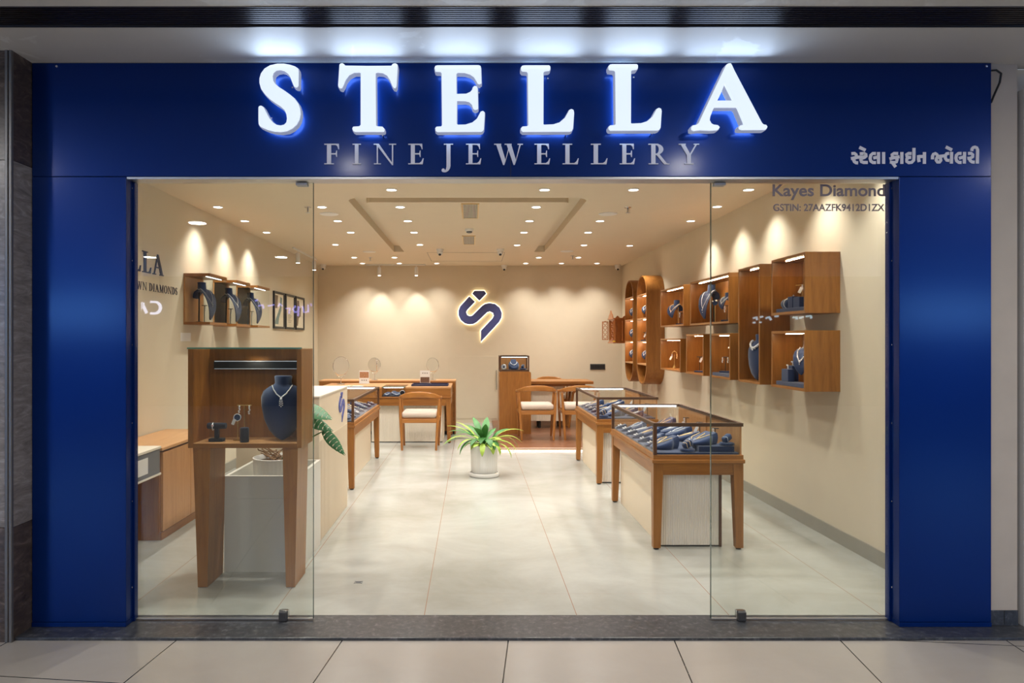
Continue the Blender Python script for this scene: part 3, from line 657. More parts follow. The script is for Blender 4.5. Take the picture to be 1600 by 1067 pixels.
sprinkler(px(578.5, 10.7), 10.7, 'small chrome sprinkler at the back left of the ceiling')
sprinkler(px(481, 6.65), 6.65, 'small chrome sprinkler near the free edge of the left glass pane')
pr = None
for x, y, lab in ((px(514, 7.0), 7.0, 'round flat ceiling speaker left of the recess near the front'), (px(950, 7.0), 7.0, 'round flat ceiling speaker right of the recess near the front'),
                  (px(886, 9.95), 9.95, 'round flat ceiling speaker at the back right'), (px(577, 10.0), 10.0, 'round flat ceiling speaker at the back left')):
    if pr is None:
        t = pr = thing('ceiling_speaker', lab, 'speaker', (0, 0, 0), 'round ceiling speakers')
        m = MB(); m.lathe([(0.088, 0), (0.096, 0), (0.096, -0.004), (0.088, -0.007)], (0, 0, 0), 30); m.make('rim', 'white_plastic', t)
        m = MB(); m.lathe([(0.0875, 0), (0.0875, -0.005), (0.0001, -0.006)], (0, 0, 0), 30); m.make('mesh_cover', 'speaker_white', t)
        t.location = (x, y, ZC)
    else: dup(pr, (x, y, ZC), label=lab)
m = MB(); a, b_, c, d = px(667, 10.09), px(789, 10.09), 10.09, 11.2
for q in ((a, b_, c, c+.006), (a, b_, d, d+.006), (a, a+.005, c+.006, d), (b_-.005, b_, c+.006, d)): m.box(q[0], q[1], q[2], q[3], ZC-0.0015, ZC-0.0002)
tag(m.make('ceiling_hatch_outline', 'dark_grey', smooth=False), 'thin rectangular access hatch outline in the ceiling before back wall', 'hatch')
# track spots
def track(name_lab, p0, p1, heads, labs, aim, grp):
    t = thing('light_track', name_lab, 'light track', p0)
    x0, y0, _ = p0; x1, y1, _ = p1
    m = MB(); m.box(min(x0, x1)-0.012, max(x0, x1)+0.012, min(y0, y1)-0.012, max(y0, y1)+0.012, ZC-0.022, ZC-0.0005, bev=0.002); m.make('rail', 'white_plastic', t)
    for (x, y), lab in zip(heads, labs):
        h = thing('track_spotlight', lab, 'spotlight', (x, y, ZC-0.022), grp)
        m = MB(); m.lathe([(0.008, 0), (0.008, -0.03)], (x, y, ZC-0.0225), 10); m.make('stem', 'white_plastic', h)
        m = MB(); m.lathe([(0.028, -0.03), (0.030, -0.035), (0.030, -0.165), (0.026, -0.17)], (x, y, ZC-0.0225), 20); m.make('barrel', 'white_plastic', h)
        m = MB(); m.lathe([(0.0255, -0.1702), (0.0255, -0.174), (0.0001, -0.177)], (x, y, ZC-0.0225), 18); m.make('lens', 'lens', h)
        l = lamp_spot('track_lamp', (x, y, ZC-0.21), SPOT_W*0.35, ang=60, blend=0.6); l.parent = h; l.location = (0, 0, -0.19); l.rotation_euler = aim
track('white ceiling track across the back left, before the back wall', (px(574, 11.7), 11.66, ZC), (px(664, 11.7), 11.66, ZC), [(px(592, 11.6), 11.66), (px(650, 11.6), 11.66)],
      ['white track spot over the back desk, nearer the left wall', 'white track spot over the back desk, nearer the logo'], (math.radians(15), 0, 0), 'track spots')
track('white ceiling track running along the left wall at the back', (-2.49, 9.5, ZC), (-2.49, 10.9, ZC), [(-2.49, 9.75), (-2.49, 10.75)],
      ['white track spot above the framed pictures, nearer the entrance', 'white track spot above the framed pictures, nearer the back wall'], (0, math.radians(-18), 0), 'track spots')

# ------------------------------------------------------------------ display tables
def xsec(x, y, w): return [(x-w[0], y-w[2]), (x+w[1], y-w[2]), (x+w[1], y+w[3]), (x-w[0], y+w[3])]
def tapered_leg(x, y, sx, sy, z1, wt, wb, t, mat='teak_v', foot=True):
    """square leg with its outer corner at (x,y); sx,sy point inwards"""
    m = MB(); rings = []
    for z, w in ((0.012, wb), (0.02, wb), (z1*0.98, wt), (z1, wt)):
        rings.append([(x, y, z), (x+sx*w, y, z), (x+sx*w, y+sy*w, z), (x, y+sy*w, z)])
    m.loft(rings); l = m.make('leg', mat, t, smooth=False)
    if foot:
        m = MB(); m.lathe([(wb*0.36, 0.0005), (wb*0.36, 0.012)], (x+sx*wb/2, y+sy*wb/2, 0), 12); m.make('glide', 'black', l)
def display_table(label, x0, x1, y0, y1, staff):
    """staff=+1: staff side at x1, customers at x0"""
    t = thing('display_table', label, 'display table', ((x0+x1)/2, (y0+y1)/2, 0), 'glass topped jewellery tables')
    for sx, x in ((1, x0), (-1, x1)):
        for sy, y in ((1, y0), (-1, y1)): tapered_leg(x, y, sx, sy, 0.595, 0.068, 0.05, t)
    a = 0.004
    B(x0+0.068, x1-0.068, y0+a, y0+0.03, 0.515, 0.595).make('apron', 'teak_x', t); B(x0+0.068, x1-0.068, y1-0.03, y1-a, 0.515, 0.595).make('apron', 'teak_x', t)
    B(x0+a, x0+0.03, y0+0.068, y1-0.068, 0.515, 0.595).make('apron', 'teak_y', t); B(x1-0.03, x1-a, y0+0.068, y1-0.068, 0.515, 0.595).make('apron', 'teak_y', t)
    e = 0.010
    m = MB(); m.box(x0-e, x1+e, y0-e, y1+e, 0.5955, 0.6215, bev=0.004); m.make('moulding', 'teak_x', t)
    m = MB(); m.box(x0-0.001, x1+0.001, y0-0.001, y1+0.001, 0.622, 0.652, bev=0.002); m.make('plinth', 'teak_x', t)
    p = 0.024; zb, zt = 0.6525, 0.872
    B(x0+p, x1-p, y0+p, y1-p, zb, zb+0.012).make('velvet_deck', 'velvet', t)
    for q in (y0, y1-p): B(x0, x1, q, q+p, 0.848, zt).make('top_rim', 'walnut_x', t, smooth=False)
    for q in (x0, x1-p): B(q, q+p, y0+p, y1-p, 0.848, zt).make('top_rim', 'walnut_y', t, smooth=False)
    cx, sx = (x0, x1) if staff > 0 else (x1, x0)
    for y in (y0, y1-p):
        B(min(cx, cx+staff*p), max(cx, cx+staff*p), y, y+p, zb, 0.848).make('post', 'walnut_v', t, smooth=False)
    g = 0.004
    B(x0+p, x1-p, y0+0.008, y0+0.008+g, zb, 0.848).make('front_glass', 'case_glass', t, smooth=False)
    B(x0+p, x1-p, y1-0.008-g, y1-0.008, zb, 0.848).make('end_glass', 'case_glass', t, smooth=False)
    xg = cx+staff*0.008; B(min(xg, xg+staff*g), max(xg, xg+staff*g), y0+p, y1-p, zb, 0.848).make('side_glass', 'case_glass', t, smooth=False)
    B(x0+p, x1-p, y0+p, y1-p, zt-0.008, zt-0.002).make('top_glass', 'case_glass', t, smooth=False)
    ym = (y0+y1)/2
    for k, (ya, yb) in enumerate(((y0+p, ym+0.02), (ym-0.02, y1-p))):
        q = sx-staff*(0.004+0.011*k); B(min(q, q-staff*0.010), max(q, q-staff*0.010), ya, yb, zb, 0.848).make('sliding_panel', 'teak_light_v', t)
    m = MB(); m.box(x0+0.05, x1-0.05, y1-p-0.016, y1-p-0.001, 0.848, 0.862); m.make('led_strip', 'led_cold', t)
    m = MB(); m.box(x0+0.05, x1-0.05, y0+p+0.001, y0+p+0.012, 0.851, 0.862); m.make('led_strip', 'led_cold', t)
    return t
TA = (1.247, 1.866, 4.70, 6.12); TB = (1.245, 1.858, 6.82, 8.22); TC = (-1.76, -1.14, 6.575, 8.38)
display_table('jewellery display table on the right, nearest the entrance', *TA, 1)
display_table('jewellery display table on the right, farther from the entrance', *TB, 1)
display_table('jewellery display table on the left behind the white divider', *TC, -1)
def fluted(x0, x1, y, amp, pitch, out):
    n = max(2, int(round((x1-x0)/pitch))); pts = []
    for i in range(n):
        for k in range(5): 
            u = (i+k/5)/n; pts.append((x0+u*(x1-x0), y+out*amp*abs(math.sin(PI*k/5))))
    pts.append((x1, y)); return pts
def fluted_pedestal(label, x0, x1, y0, y1, z1, board=None):
    t = thing('fluted_pedestal', label, 'pedestal', ((x0+x1)/2, (y0+y1)/2, 0), 'white pedestals under the tables')
    m = MB(); B_ = [(x, y, 0.012) for x, y in fluted(x0+0.001, x1-0.001, y0, 0.0035, 0.0165, -1)]+[(x1-0.001, y0+0.016, 0.012), (x0+0.001, y0+0.016, 0.012)]
    m.prism(B_, (0, 0, z1-0.012)); m.make('fluted_front', 'white_lam', t, ang=50)
    B(x0, x1, y0+0.0165, y1, 0.001, z1).make('body', 'cream_lam', t)
    B(x0, x1, y0+0.012, y0+0.016, 0.0005, 0.0115).make('plinth_line', 'dark_grey', t)
    if board: 
        s = 1 if board > 0 else -1; xb = x1 if s > 0 else x0
        B(min(xb, xb+s*0.018)+0.0005*s, max(xb, xb+s*0.018)+0.0005*s, y0-0.004, y1, 0.001, z1).make('side_board', 'walnut_v', t)
    return t
fluted_pedestal('white fluted pedestal under the nearest right display table', 1.315, 1.724, 4.775, 6.05, 0.512, 1)
fluted_pedestal('white fluted pedestal under the farther right display table', 1.315, 1.715, 6.895, 8.15, 0.512, 1)
fluted_pedestal('white fluted pedestal under the left display table', -1.61, -1.235, 6.65, 8.31, 0.512, -1)

# ------------------------------------------------------------------ back desk and credenza
t = thing('corner_desk', 'long wooden desk at the back left with a glass jewellery compartment', 'desk', (-1.1, 9.95, 0))
dx0, dx1, dy0, dy1 = -2.15, -0.30, 9.55, 10.42
gx0, gx1 = -1.268, -0.935
m = MB(); m.box(gx1, dx1, dy0, dy1, 0.765, 0.787, bev=0.002); m.box(dx0, gx0, dy0, dy1, 0.765, 0.787, bev=0.002); m.box(gx0, gx1, dy0+0.5, dy1, 0.765, 0.787); m.make('top', 'teak_light_x', t)
B(gx0+0.001, gx1-0.001, dy0, dy0+0.499, 0.781, 0.787).make('top_glass', 'case_glass', t, smooth=False)
B(gx0+0.001, gx1-0.001, dy0-0.001, dy0+0.003, 0.781, 0.7875).make('glass_rim', 'glass_teal', t)
B(gx0+0.001, gx1-0.001, dy0+0.002, dy0+0.006, 0.652, 0.7805).make('front_glass', 'case_glass', t, smooth=False)
B(gx0+0.002, gx1-0.002, dy0+0.008, dy0+0.495, 0.6505, 0.660).make('velvet_deck', 'velvet_dark', t)
m = MB(); m.box(gx0+0.03, gx1-0.03, dy0+0.010, dy0+0.018, 0.773, 0.7805); m.make('led_strip', 'led_white', t)
m = MB(); m.box(gx1, dx1, dy0+0.002, dy1-0.01, 0.650, 0.7645); m.box(dx0, gx0, dy0+0.002, dy1-0.01, 0.650, 0.7645); m.box(gx0, gx1, dy0+0.50, dy1-0.01, 0.650, 0.7645); m.make('drawer_box', 'teak_x', t)
B(dx0-0.006, dx1+0.006, dy0-0.008, dy1, 0.628, 0.6495, bev=0.004).make('moulding', 'teak_x', t)
m = MB(); m.box(dx0+0.07, dx1-0.07, dy0+0.004, dy0+0.03, 0.525, 0.6275); m.make('apron', 'teak_x', t)
m = MB(); m.box(dx1-0.03, dx1-0.004, dy0+0.07, dy1-0.07, 0.525, 0.6275); m.make('apron', 'teak_y', t)
for x, s in ((dx0, 1), (dx1, -1)):
    for y, q in ((dy0, 1), (dy1, -1)): tapered_leg(x, y, s, q, 0.6275, 0.07, 0.05, t)
fluted_pedestal('white fluted pedestal under the wooden back desk', -1.42, -0.42, 9.63, 10.3, 0.52)
t = thing('credenza', 'low wooden back counter between the desk and the back wall', 'counter', (-1.3, 10.65, 0))
B(-2.35, -0.255, 10.45, 10.86, 0.802, 0.823, bev=0.002).make('top', 'teak_light_x', t)
B(-2.345, -0.275, 10.455, 10.86, 0.05, 0.8015).make('carcass', 'teak_x', t)
B(-0.2745, -0.257, 10.45, 10.86, 0.001, 0.8015).make('side_panel', 'teak_v', t)
B(-2.345, -0.275, 10.47, 10.86, 0.001, 0.0495).make('plinth', 'black', t)

# ------------------------------------------------------------------ chairs
def chair(label, loc, rz, grp='wooden armchairs with pale seats'):
    t = thing('wooden_chair', label, 'chair', (0, 0, 0), grp)
    for s in (-1, 1):
        m = MB(); m.tube([(s*.222, -.215, 0.004), (s*.232, -.205, .22), (s*.245, -.19, .43), (s*.258, -.155, .665)], [.015, .019, .021, .015], 10); m.make('leg', 'chair_wood', t)
        m = MB(); m.tube([(s*.235, .215, 0.004), (s*.243, .205, .22), (s*.255, .19, .43), (s*.268, .165, .655)], [.014, .018, .020, .015], 10); m.make('leg', 'chair_wood', t)
        m = MB(); m.sweep([(s*.246, -.185, .385), (s*.252, .188, .395)], [(.022, .045)]*2); m.make('side_rail', 'chair_rail', t)
    R = [(-.268, .20, .668), (-.272, .10, .670), (-.268, -.02, .678), (-.245, -.13, .692), (-.19, -.205, .712), (-.10, -.245, .728), (0, -.255, .733)]
    Z = [(.030, .026), (.034, .028), (.034, .034), (.030, .050), (.026, .066), (.024, .078), (.024, .082)]
    R = R+[(-x, y, z) for x, y, z in R[-2::-1]]; Z = Z+Z[-2::-1]
    m = MB(); m.sweep(R, Z); m.make('back_rail', 'chair_rail', t)
    B(-.228, .228, -.215, -.193, .36, .4045, bev=.004).make('seat_rail', 'chair_rail', t); B(-.236, .236, .185, .207, .365, .4045, bev=.004).make('seat_rail', 'chair_rail', t)
    m = MB(); m.box(-.234, .234, -.205, .225, .405, .418, bev=.004); m.make('seat_board', 'chair_wood', t)
    m = MB(); m.box(-.232, .232, -.205, .225, .419, .507, bev=.038, seg=4); m.make('seat_cushion', 'cushion', t, ang=80)
    t.location = loc; t.rotation_euler = (0, 0, rz); return t
c0 = chair('wooden armchair with pale seat, drawn up to the back left desk', (px(656.6, 9.1), 9.12, 0), 0)
ZP = 0.042
dup(c0, (px(838, 9.72), 9.73, ZP), label='wooden armchair with pale seat on the platform, beside the tall wooden pedestal')
dup(c0, (px(901, 9.72)+.03, 9.73, ZP), label='wooden armchair with pale seat on the platform, half hidden by a display table')
dup(c0, (px(860, 11.6), 11.62, ZP), (0, 0, PI), label='wooden armchair behind the conference table, only its back rail showing')

# ------------------------------------------------------------------ platform, conference table, pedestal
pl = struct('platform_floor', B(0.34, 2.6095, 8.895, YB-0.0005, 0.001, ZP), 'plank_floor'); WL[pl.name] = Vector((0, 0, 0))
B(0.335, 2.6095, 8.874, 8.8945, 0.012, ZP+0.0005, bev=0.003).make('nosing', 'teak_light_x', pl)
B(0.36, 2.60, 8.882, 8.892, 0.0085, 0.0115).make('led_strip', 'led_step', pl)
B(0.336, 2.6095, 8.8720, 8.8738, 0.035, ZP-0.002).make('led_strip', 'led_dim', pl)  # bright line along the nosing's upper edge, drawn as emission
t = thing('conference_table', 'wooden conference table on the raised platform', 'table', (1.3, 11.0, ZP))
tx0, tx1, ty0, ty1 = 0.45, 1.90, 10.70, 11.35
B(tx0, tx1, ty0, ty1, 0.752, 0.795, bev=0.003).make('top', 'teak_x', t)
B(tx0+0.05, tx1-0.12, ty0+0.06, ty1-0.1, 0.715, 0.7515).make('under_frame', 'teak_y', t)
m = MB(); m.prism([(x, y, 0.16) for x, y in fluted(tx0+0.06, tx1-0.45, ty0+0.14, 0.006, 0.0165, -1)]+[(tx1-0.45, ty1-0.2, 0.16), (tx0+0.06, ty1-0.2, 0.16)], (0, 0, 0.5548)); m.make('modesty_panel', 'white_lam', t, ang=50)
for x in (tx0+0.3, tx0+0.62, tx0+0.95):
    for y in (ty0+0.2, ty1-0.26):
        m = MB(); m.lathe([(0.022, ZP+0.0005), (0.026, 0.1595)], (x, y, 0), 14); m.make('foot', 'black', t)
for s in (0,):
    m = MB(); m.sweep([(tx1-0.16, ty0+0.12, 0.745), (tx1-0.30, ty0+0.16, 0.60), (tx1-0.36, ty0+0.2, ZP+0.001)], [(.05, .05), (.045, .05), (.04, .04)], (0, 1, 0)); m.make('leg', 'teak_v', t)
    m = MB(); m.sweep([(tx1-0.16, ty1-0.12, 0.745), (tx1-0.30, ty1-0.16, 0.60), (tx1-0.36, ty1-0.2, ZP+0.001)], [(.05, .05), (.045, .05), (.04, .04)], (0, 1, 0)); m.make('leg', 'teak_v', t)
t = thing('tall_pedestal', 'tall wooden pedestal with rounded top edges carrying a small glass case', 'pedestal', (0.64, 10.4, ZP))
a, b_ = 0.402, 0.876
m = MB(); r = 0.03
pts = [(a, ZP+0.001)]+[(x, z) for x, z in arc(a+r, 0.972-r, r, PI, 0.5*PI, 6)]+[(x, z) for x, z in arc(b_-r, 0.972-r, r, 0.5*PI, 0, 6)]+[(b_, ZP+0.001)]
m.prism([(x, 10.18, z) for x, z in pts], (0, 0.48, 0)); m.make('body', 'teak_v', t, ang=30)
t = thing('counter_case', 'small lit glass case with navy displays on the tall wooden pedestal', 'display case', (0.62, 10.42, 0.973))
ca, cb, cy0, cy1, cz0, cz1 = px(780.6, 10.22), px(827, 10.22), 10.22, 10.60, 0.9725, 1.208
p = 0.02
B(ca, cb, cy0, cy1, cz0, cz0+0.022).make('base', 'walnut_x', t)
m = MB()
for x in (ca, cb-p):
    for y in (cy0, cy1-p): m.box(x, x+p, y, y+p, cz0+0.0225, cz1-0.02)
m.make('frame', 'walnut_v', t, smooth=False)
m = MB(); m.box(ca, cb, cy0, cy0+p, cz1-0.0195, cz1); m.box(ca, cb, cy1-p, cy1, cz1-0.0195, cz1); m.box(ca, ca+p, cy0+p, cy1-p, cz1-0.0195, cz1); m.box(cb-p, cb, cy0+p, cy1-p, cz1-0.0195, cz1); m.make('top_rim', 'walnut_x', t, smooth=False)
B(ca+p, cb-p, cy0+0.006, cy0+0.01, cz0+0.0225, cz1-0.02).make('front_glass', 'case_glass', t, smooth=False)
B(ca+p, cb-p, cy0+p, cy1-p, cz1-0.008, cz1-0.003).make('top_glass', 'case_glass', t, smooth=False)
B(ca+p, cb-p, cy1-0.012, cy1-0.004, cz0+0.0225, cz1-0.02).make('back_panel', 'teak_light_v', t)
B(ca+p+0.01, cb-p-0.01, cy0+p+0.002, cy0+p+0.01, cz1-0.028, cz1-0.02).make('led_strip', 'led_cold', t)

# ------------------------------------------------------------------ window vitrine, wall cabinet, white desk, divider, planter
t = thing('window_vitrine', 'tall wooden window vitrine on two tapered panel legs behind the left glass pane', 'display case', (-1.32, 4.1, 0))
vx0, vx1, vy0, vy1, vz0, vz1 = -1.654, -0.993, 3.97, 4.25, 0.816, 1.392
wt = 0.028
B(vx0, vx0+wt, vy0, vy1, vz0, vz1, bev=0.002).make('side_panel', 'teak_v', t); B(vx1-wt, vx1, vy0, vy1, vz0, vz1, bev=0.002).make('side_panel', 'teak_v', t)
B(vx0+wt, vx1-wt, vy0, vy1, vz0, vz0+0.026, bev=0.001).make('bottom_board', 'teak_light_x', t)
B(vx0+wt, vx1-wt, vy0-0.0005, vy0+0.003, vz0, vz0+0.026).make('bottom_edge', 'teak_x', t)
B(vx0+wt, vx1-wt, vy1-0.018, vy1, vz0+0.0265, vz1).make('back_panel', 'teak_v', t)
m = MB(); m.box(vx0+wt+0.045, vx1-wt, vy1-0.075, vy1-0.0185, vz1-0.125, vz1-0.075); m.make('light_channel', 'black', t)
B(vx0+wt+0.05, vx1-wt-0.005, vy1-0.0765, vy1-0.0755, vz1-0.079, vz1-0.076).make('led_strip', 'led_dim', t); B(vx0+wt+0.05, vx1-wt-0.005, vy1-0.0765, vy1-0.0755, vz1-0.1245, vz1-0.1225).make('led_strip', 'led_dim', t)
m = MB(); m.box(vx0-0.002, vx1+0.002, vy0-0.002, vy1+0.002, vz1+0.0005, vz1+0.009); m.make('top_glass', 'case_glass', t, smooth=False)
m = MB(); m.box(vx0-0.003, vx1+0.003, vy0-0.0045, vy0-0.0022, vz1+0.0005, vz1+0.009); m.make('top_glass_edge', 'glass_teal', t)
B(vx0+wt, vx1-wt, vy0+0.004, vy0+0.009, vz0+0.0265, vz1).make('front_glass', 'case_glass', t, smooth=False)
for (a0, a1), (b0, b1) in ((((-1.630, -1.602)), (-1.530, -1.546)), ((-1.108, -1.088), (-1.018, -1.036))):
    m = MB(); yy = (3.985, 4.235)
    m.loft([[(a1, yy[0], 0.002), (b1, yy[0], 0.002), (b1, yy[1], 0.002), (a1, yy[1], 0.002)], [(a0, yy[0], 0.8155), (b0, yy[0], 0.8155), (b0, yy[1], 0.8155), (a0, yy[1], 0.8155)]]); m.make('leg', 'teak_v', t, smooth=False)
l = lamp_spot('vitrine_lamp', (-1.32, 4.13, 1.375), 3.0, t, ang=150, blend=1, col=(1, .9, .75), size=0.02)

t = thing('wall_cabinet', 'low wooden two-door cabinet along the left wall', 'cabinet', (-2.45, 5.4, 0))
kx0, kx1, ky0, ky1 = -2.677, -2.235, 4.917, 5.955
B(kx0, kx1-0.02, ky0, ky1, 0.001, 0.635).make('body', 'teak_v', t)
B(kx0, kx1+0.005, ky0-0.006, ky1+0.006, 0.645, 0.668, bev=0.004).make('top', 'teak_light_y', t)
B(kx0, kx1-0.015, ky0, ky1, 0.6355, 0.6445).make('shadow_gap', 'black', t)
for i, (ya, yb) in enumerate(((ky0+0.02, 5.42), (5.425, ky1-0.01))):
    dr = B(kx1-0.019, kx1, ya, yb, 0.06, 0.630, bev=0.002).make('door', 'teak_light_v', t)
    m = MB(); m.lathe([(0.005, 0), (0.005, 0.012), (0.011, 0.016), (0.011, 0.022), (0.006, 0.025)], (kx1+0.0003, 5.40 if i == 0 else 5.445, 0.60), 14, 'x'); m.make('knob', 'brass', dr)
B(kx1-0.019, kx1-0.004, ky0+0.002, ky1-0.002, 0.001, 0.055).make('plinth', 'teak_y', t)
t = thing('white_desk', 'white topped small desk with a grey drawer in front of the low wall cabinet', 'desk', (-2.45, 4.4, 0))
ex1 = -2.235
B(-2.676, ex1+0.006, 4.02, 4.895, 0.668, 0.686, bev=0.002).make('top', 'white_lam', t)
dr = B(-2.67, ex1, 4.03, 4.885, 0.495, 0.6675, bev=0.002).make('drawer', 'mid_grey', t)
B(ex1+0.0005, ex1+0.003, 4.10, 4.70, 0.525, 0.635).make('panel', 'white_plastic', dr)
B(-2.676, ex1+0.005, 4.02, 4.895, 0.482, 0.4945).make('bottom_board', 'white_lam', t)
B(-2.67, -2.30, 4.03, 4.06, 0.001, 0.4815).make('side_panel', 'white_lam', t); B(-2.67, -2.62, 4.83, 4.86, 0.001, 0.4815).make('leg', 'white_lam', t)
# divider with the shop emblem, planter box
t = thing('divider_counter', 'cream divider counter with a white top and a small navy emblem', 'counter', (-1.38, 5.4, 0))
qx0, qx1, qy0, qy1 = -1.68, -1.09, 4.86, 5.953
B(qx0, qx1, qy0, qy1, 0.001, 1.030).make('body', 'cream_lam', t)
B(qx0-0.004, qx1+0.004, qy0-0.004, qy1+0.004, 1.0305, 1.045, bev=0.003).make('top', 'white_lam', t)
m = MB()
for i in range(40): m.box(qx1+0.0002, qx1+0.0035, qy0+0.02+i*0.0265, qy0+0.034+i*0.0265, 0.004, 0.72, bev=0.001, seg=1)
m.make('fluting', 'cream_lam', t)
LOGO = [(355,268),(430,340),(335,440),(320,460),(318,480),(330,510),(365,525),(395,515),(520,390),(560,365),(620,355),(690,370),(745,415),(773,480),(770,540),(740,600),(502,858),(502,710),(650,555),(668,520),(660,485),(620,465),(585,475),(455,600),(410,625),(360,632),(300,620),(245,575),(218,515),(215,460),(235,400)]
GEM = [(420,197),(548,197),(575,235),(485,328),(392,235)]
m = MB(); f = lambda x, y: (qx1+0.0065, 5.565+(x-215)/560*0.25, 1.01-(y-197)/661*0.25)
for pp in (LOGO, GEM): m.fill([f(x, y) for x, y in pp], [], (-0.006, 0, 0))
m.make('emblem', 'logo_navy', t, smooth=False)
t = thing('planter_box', 'low white open planter box behind the window vitrine', 'planter', (-1.31, 4.5, 0))
hx0, hx1, hy0, hy1 = -1.544, -1.075, 4.247, 4.835
m = MB(); m.fill([(hx0, hy0, 0.46), (hx1, hy0, 0.46), (hx1, hy1, 0.46), (hx0, hy1, 0.46)], [[(hx0+.022, hy0+.022, 0.46), (hx1-.022, hy0+.022, 0.46), (hx1-.022, hy1-.022, 0.46), (hx0+.022, hy1-.022, 0.46)]], (0, 0, 0.138)); m.make('rim', 'planter_white', t, smooth=False)
B(hx0, hx1, hy0, hy1, 0.001, 0.4595).make('body', 'planter_white', t)
# ------------------------------------------------------------------ wall boxes
XFR = 2.36
def wall_box(label, y0, y1, z0, z1, led=True):
    t = thing('wall_display_box', label, 'wall display box', (2.48, (y0+y1)/2, z0), 'wooden boxes on the right wall'); w = 0.020
    x1 = XR-0.0005
    for q in (y0, y1-w): B(XFR, x1, q, q+w, z0, z1, bev=0.001).make('side_board', 'teak_v', t)
    B(XFR, x1, y0+w, y1-w, z0, z0+w, bev=0.001).make('bottom_board', 'teak_y', t); B(XFR, x1, y0+w, y1-w, z1-w, z1, bev=0.001).make('top_board', 'teak_y', t)
    B(x1-0.012, x1, y0+w, y1-w, z0+w, z1-w).make('back_panel', 'teak_v', t)
    if led:
        B(XFR+0.05, XFR+0.056, y0+w+0.005, y1-w-min(0.12, 0.3*(y1-y0)), z1-w-0.004, z1-w-0.0005).make('led_strip', 'led_warm', t)
    return t
wall_box('large wooden wall box nearest the entrance, upper of the two', 4.843, 5.39, 1.636, 2.071)
wall_box('large wooden wall box nearest the entrance, lower of the two', 4.843, 5.39, 1.077, 1.513)
wall_box('tall wooden wall box holding one big navy bust', 5.608, 6.06, 1.077, 2.070)
wall_box('wide wooden wall box left of the tall box, in the upper row', 6.28, 7.397, 1.60, 2.066)
wall_box('smaller upper wooden wall box next to the oval shelves', 7.63, 8.565, 1.603, 2.066)
wall_box('lower wooden wall box next to the oval shelves', 7.748, 8.565, 1.076, 1.46)
wall_box('middle wooden wall box of the lower row, narrow', 6.975, 7.54, 1.076, 1.507)
wall_box('lower wooden wall box next to the tall box', 6.253, 6.793, 1.077, 1.507)
def stadium(yc, hw, z0, z1, n=14):
    return [(yc+hw*math.cos(a), z1-hw+hw*math.sin(a)) for a in [PI*i/n for i in range(n+1)]]+[(yc+hw*math.cos(a), z0+hw+hw*math.sin(a)) for a in [PI+PI*i/n for i in range(n+1)]]
def oval_shelf(label, y0, y1, z0, z1, zs):
    yc, hw = (y0+y1)/2, (y1-y0)/2; x1 = XR-0.0005; w = 0.018
    t = thing('oval_wall_shelf', label, 'shelf', (2.48, yc, z0), 'tall oval shelves')
    m = MB(); m.fill([(XFR, y, z) for y, z in stadium(yc, hw, z0, z1)], [[(XFR, y, z) for y, z in stadium(yc, hw-w, z0+w, z1-w)]], (x1-XFR, 0, 0)); m.make('shell', 'teak_v', t)
    m = MB(); m.fill([(x1-0.010, y, z) for y, z in stadium(yc, hw-w, z0+w, z1-w)], [], (0.0098, 0, 0)); m.make('back_panel', 'teak_v', t)
    for i, z in enumerate(zs):
        B(XFR+0.003, x1-0.0101, y0+w+0.0005, y1-w-0.0005, z-0.009, z+0.009).make('shelf_board', 'teak_light_y', t)
        if i < 3: B(XFR+0.08, XFR+0.085, y0+0.06, y1-0.06, z-0.0125, z-0.0092).make('led_strip', 'led_warm', t)
ZSV = (2.075, 1.741, 1.419, 1.105)
oval_shelf('tall oval wooden wall shelf, nearer the entrance', 9.26, 9.80, 0.826, 2.344, ZSV)
oval_shelf('tall oval wooden wall shelf, nearer the back wall', 10.03, 10.56, 0.82, 2.342, ZSV)
def glass_case(label, y0, y1):
    t = thing('glass_wall_case', label, 'wall display case', (-2.56, (y0+y1)/2, 1.59), 'glass cases on the left wall'); z0, z1 = 1.588, 2.066; xf = -2.443; x0 = XL+0.0005
    B(x0, xf, y0, y1, z0, z0+0.024, bev=0.001).make('bottom_board', 'teak_y', t); B(x0, xf, y0, y1, z1-0.026, z1, bev=0.001).make('top_board', 'teak_y', t)
    B(x0, x0+0.014, y0, y1, z0+0.0242, z1-0.0262).make('back_panel', 'teak_light_v', t)
    g = 0.004
    B(x0+0.0142, xf-0.004, y0+0.003, y0+0.003+g, z0+0.0242, z1-0.0262).make('end_glass', 'wall_case_glass', t, smooth=False)
    B(x0+0.0142, xf-0.004, y1-0.003-g, y1-0.003, z0+0.0242, z1-0.0262).make('end_glass', 'wall_case_glass', t, smooth=False)
    B(xf-0.0085, xf-0.0045, y0+0.003, y1-0.003, z0+0.0242, z1-0.0262).make('front_glass', 'wall_case_glass', t, smooth=False)
    B(xf-0.05, xf-0.043, y0+0.03, y1-0.03, z1-0.031, z1-0.0264).make('led_strip', 'led_white', t)
GC = [(6.357, 6.80), (7.083, 7.52), (7.78, 8.24)]
for i, (a, b_) in enumerate(GC): glass_case(f'wood and glass case with a navy bust on the left wall, {ORD[i]} from the entrance', a, b_)

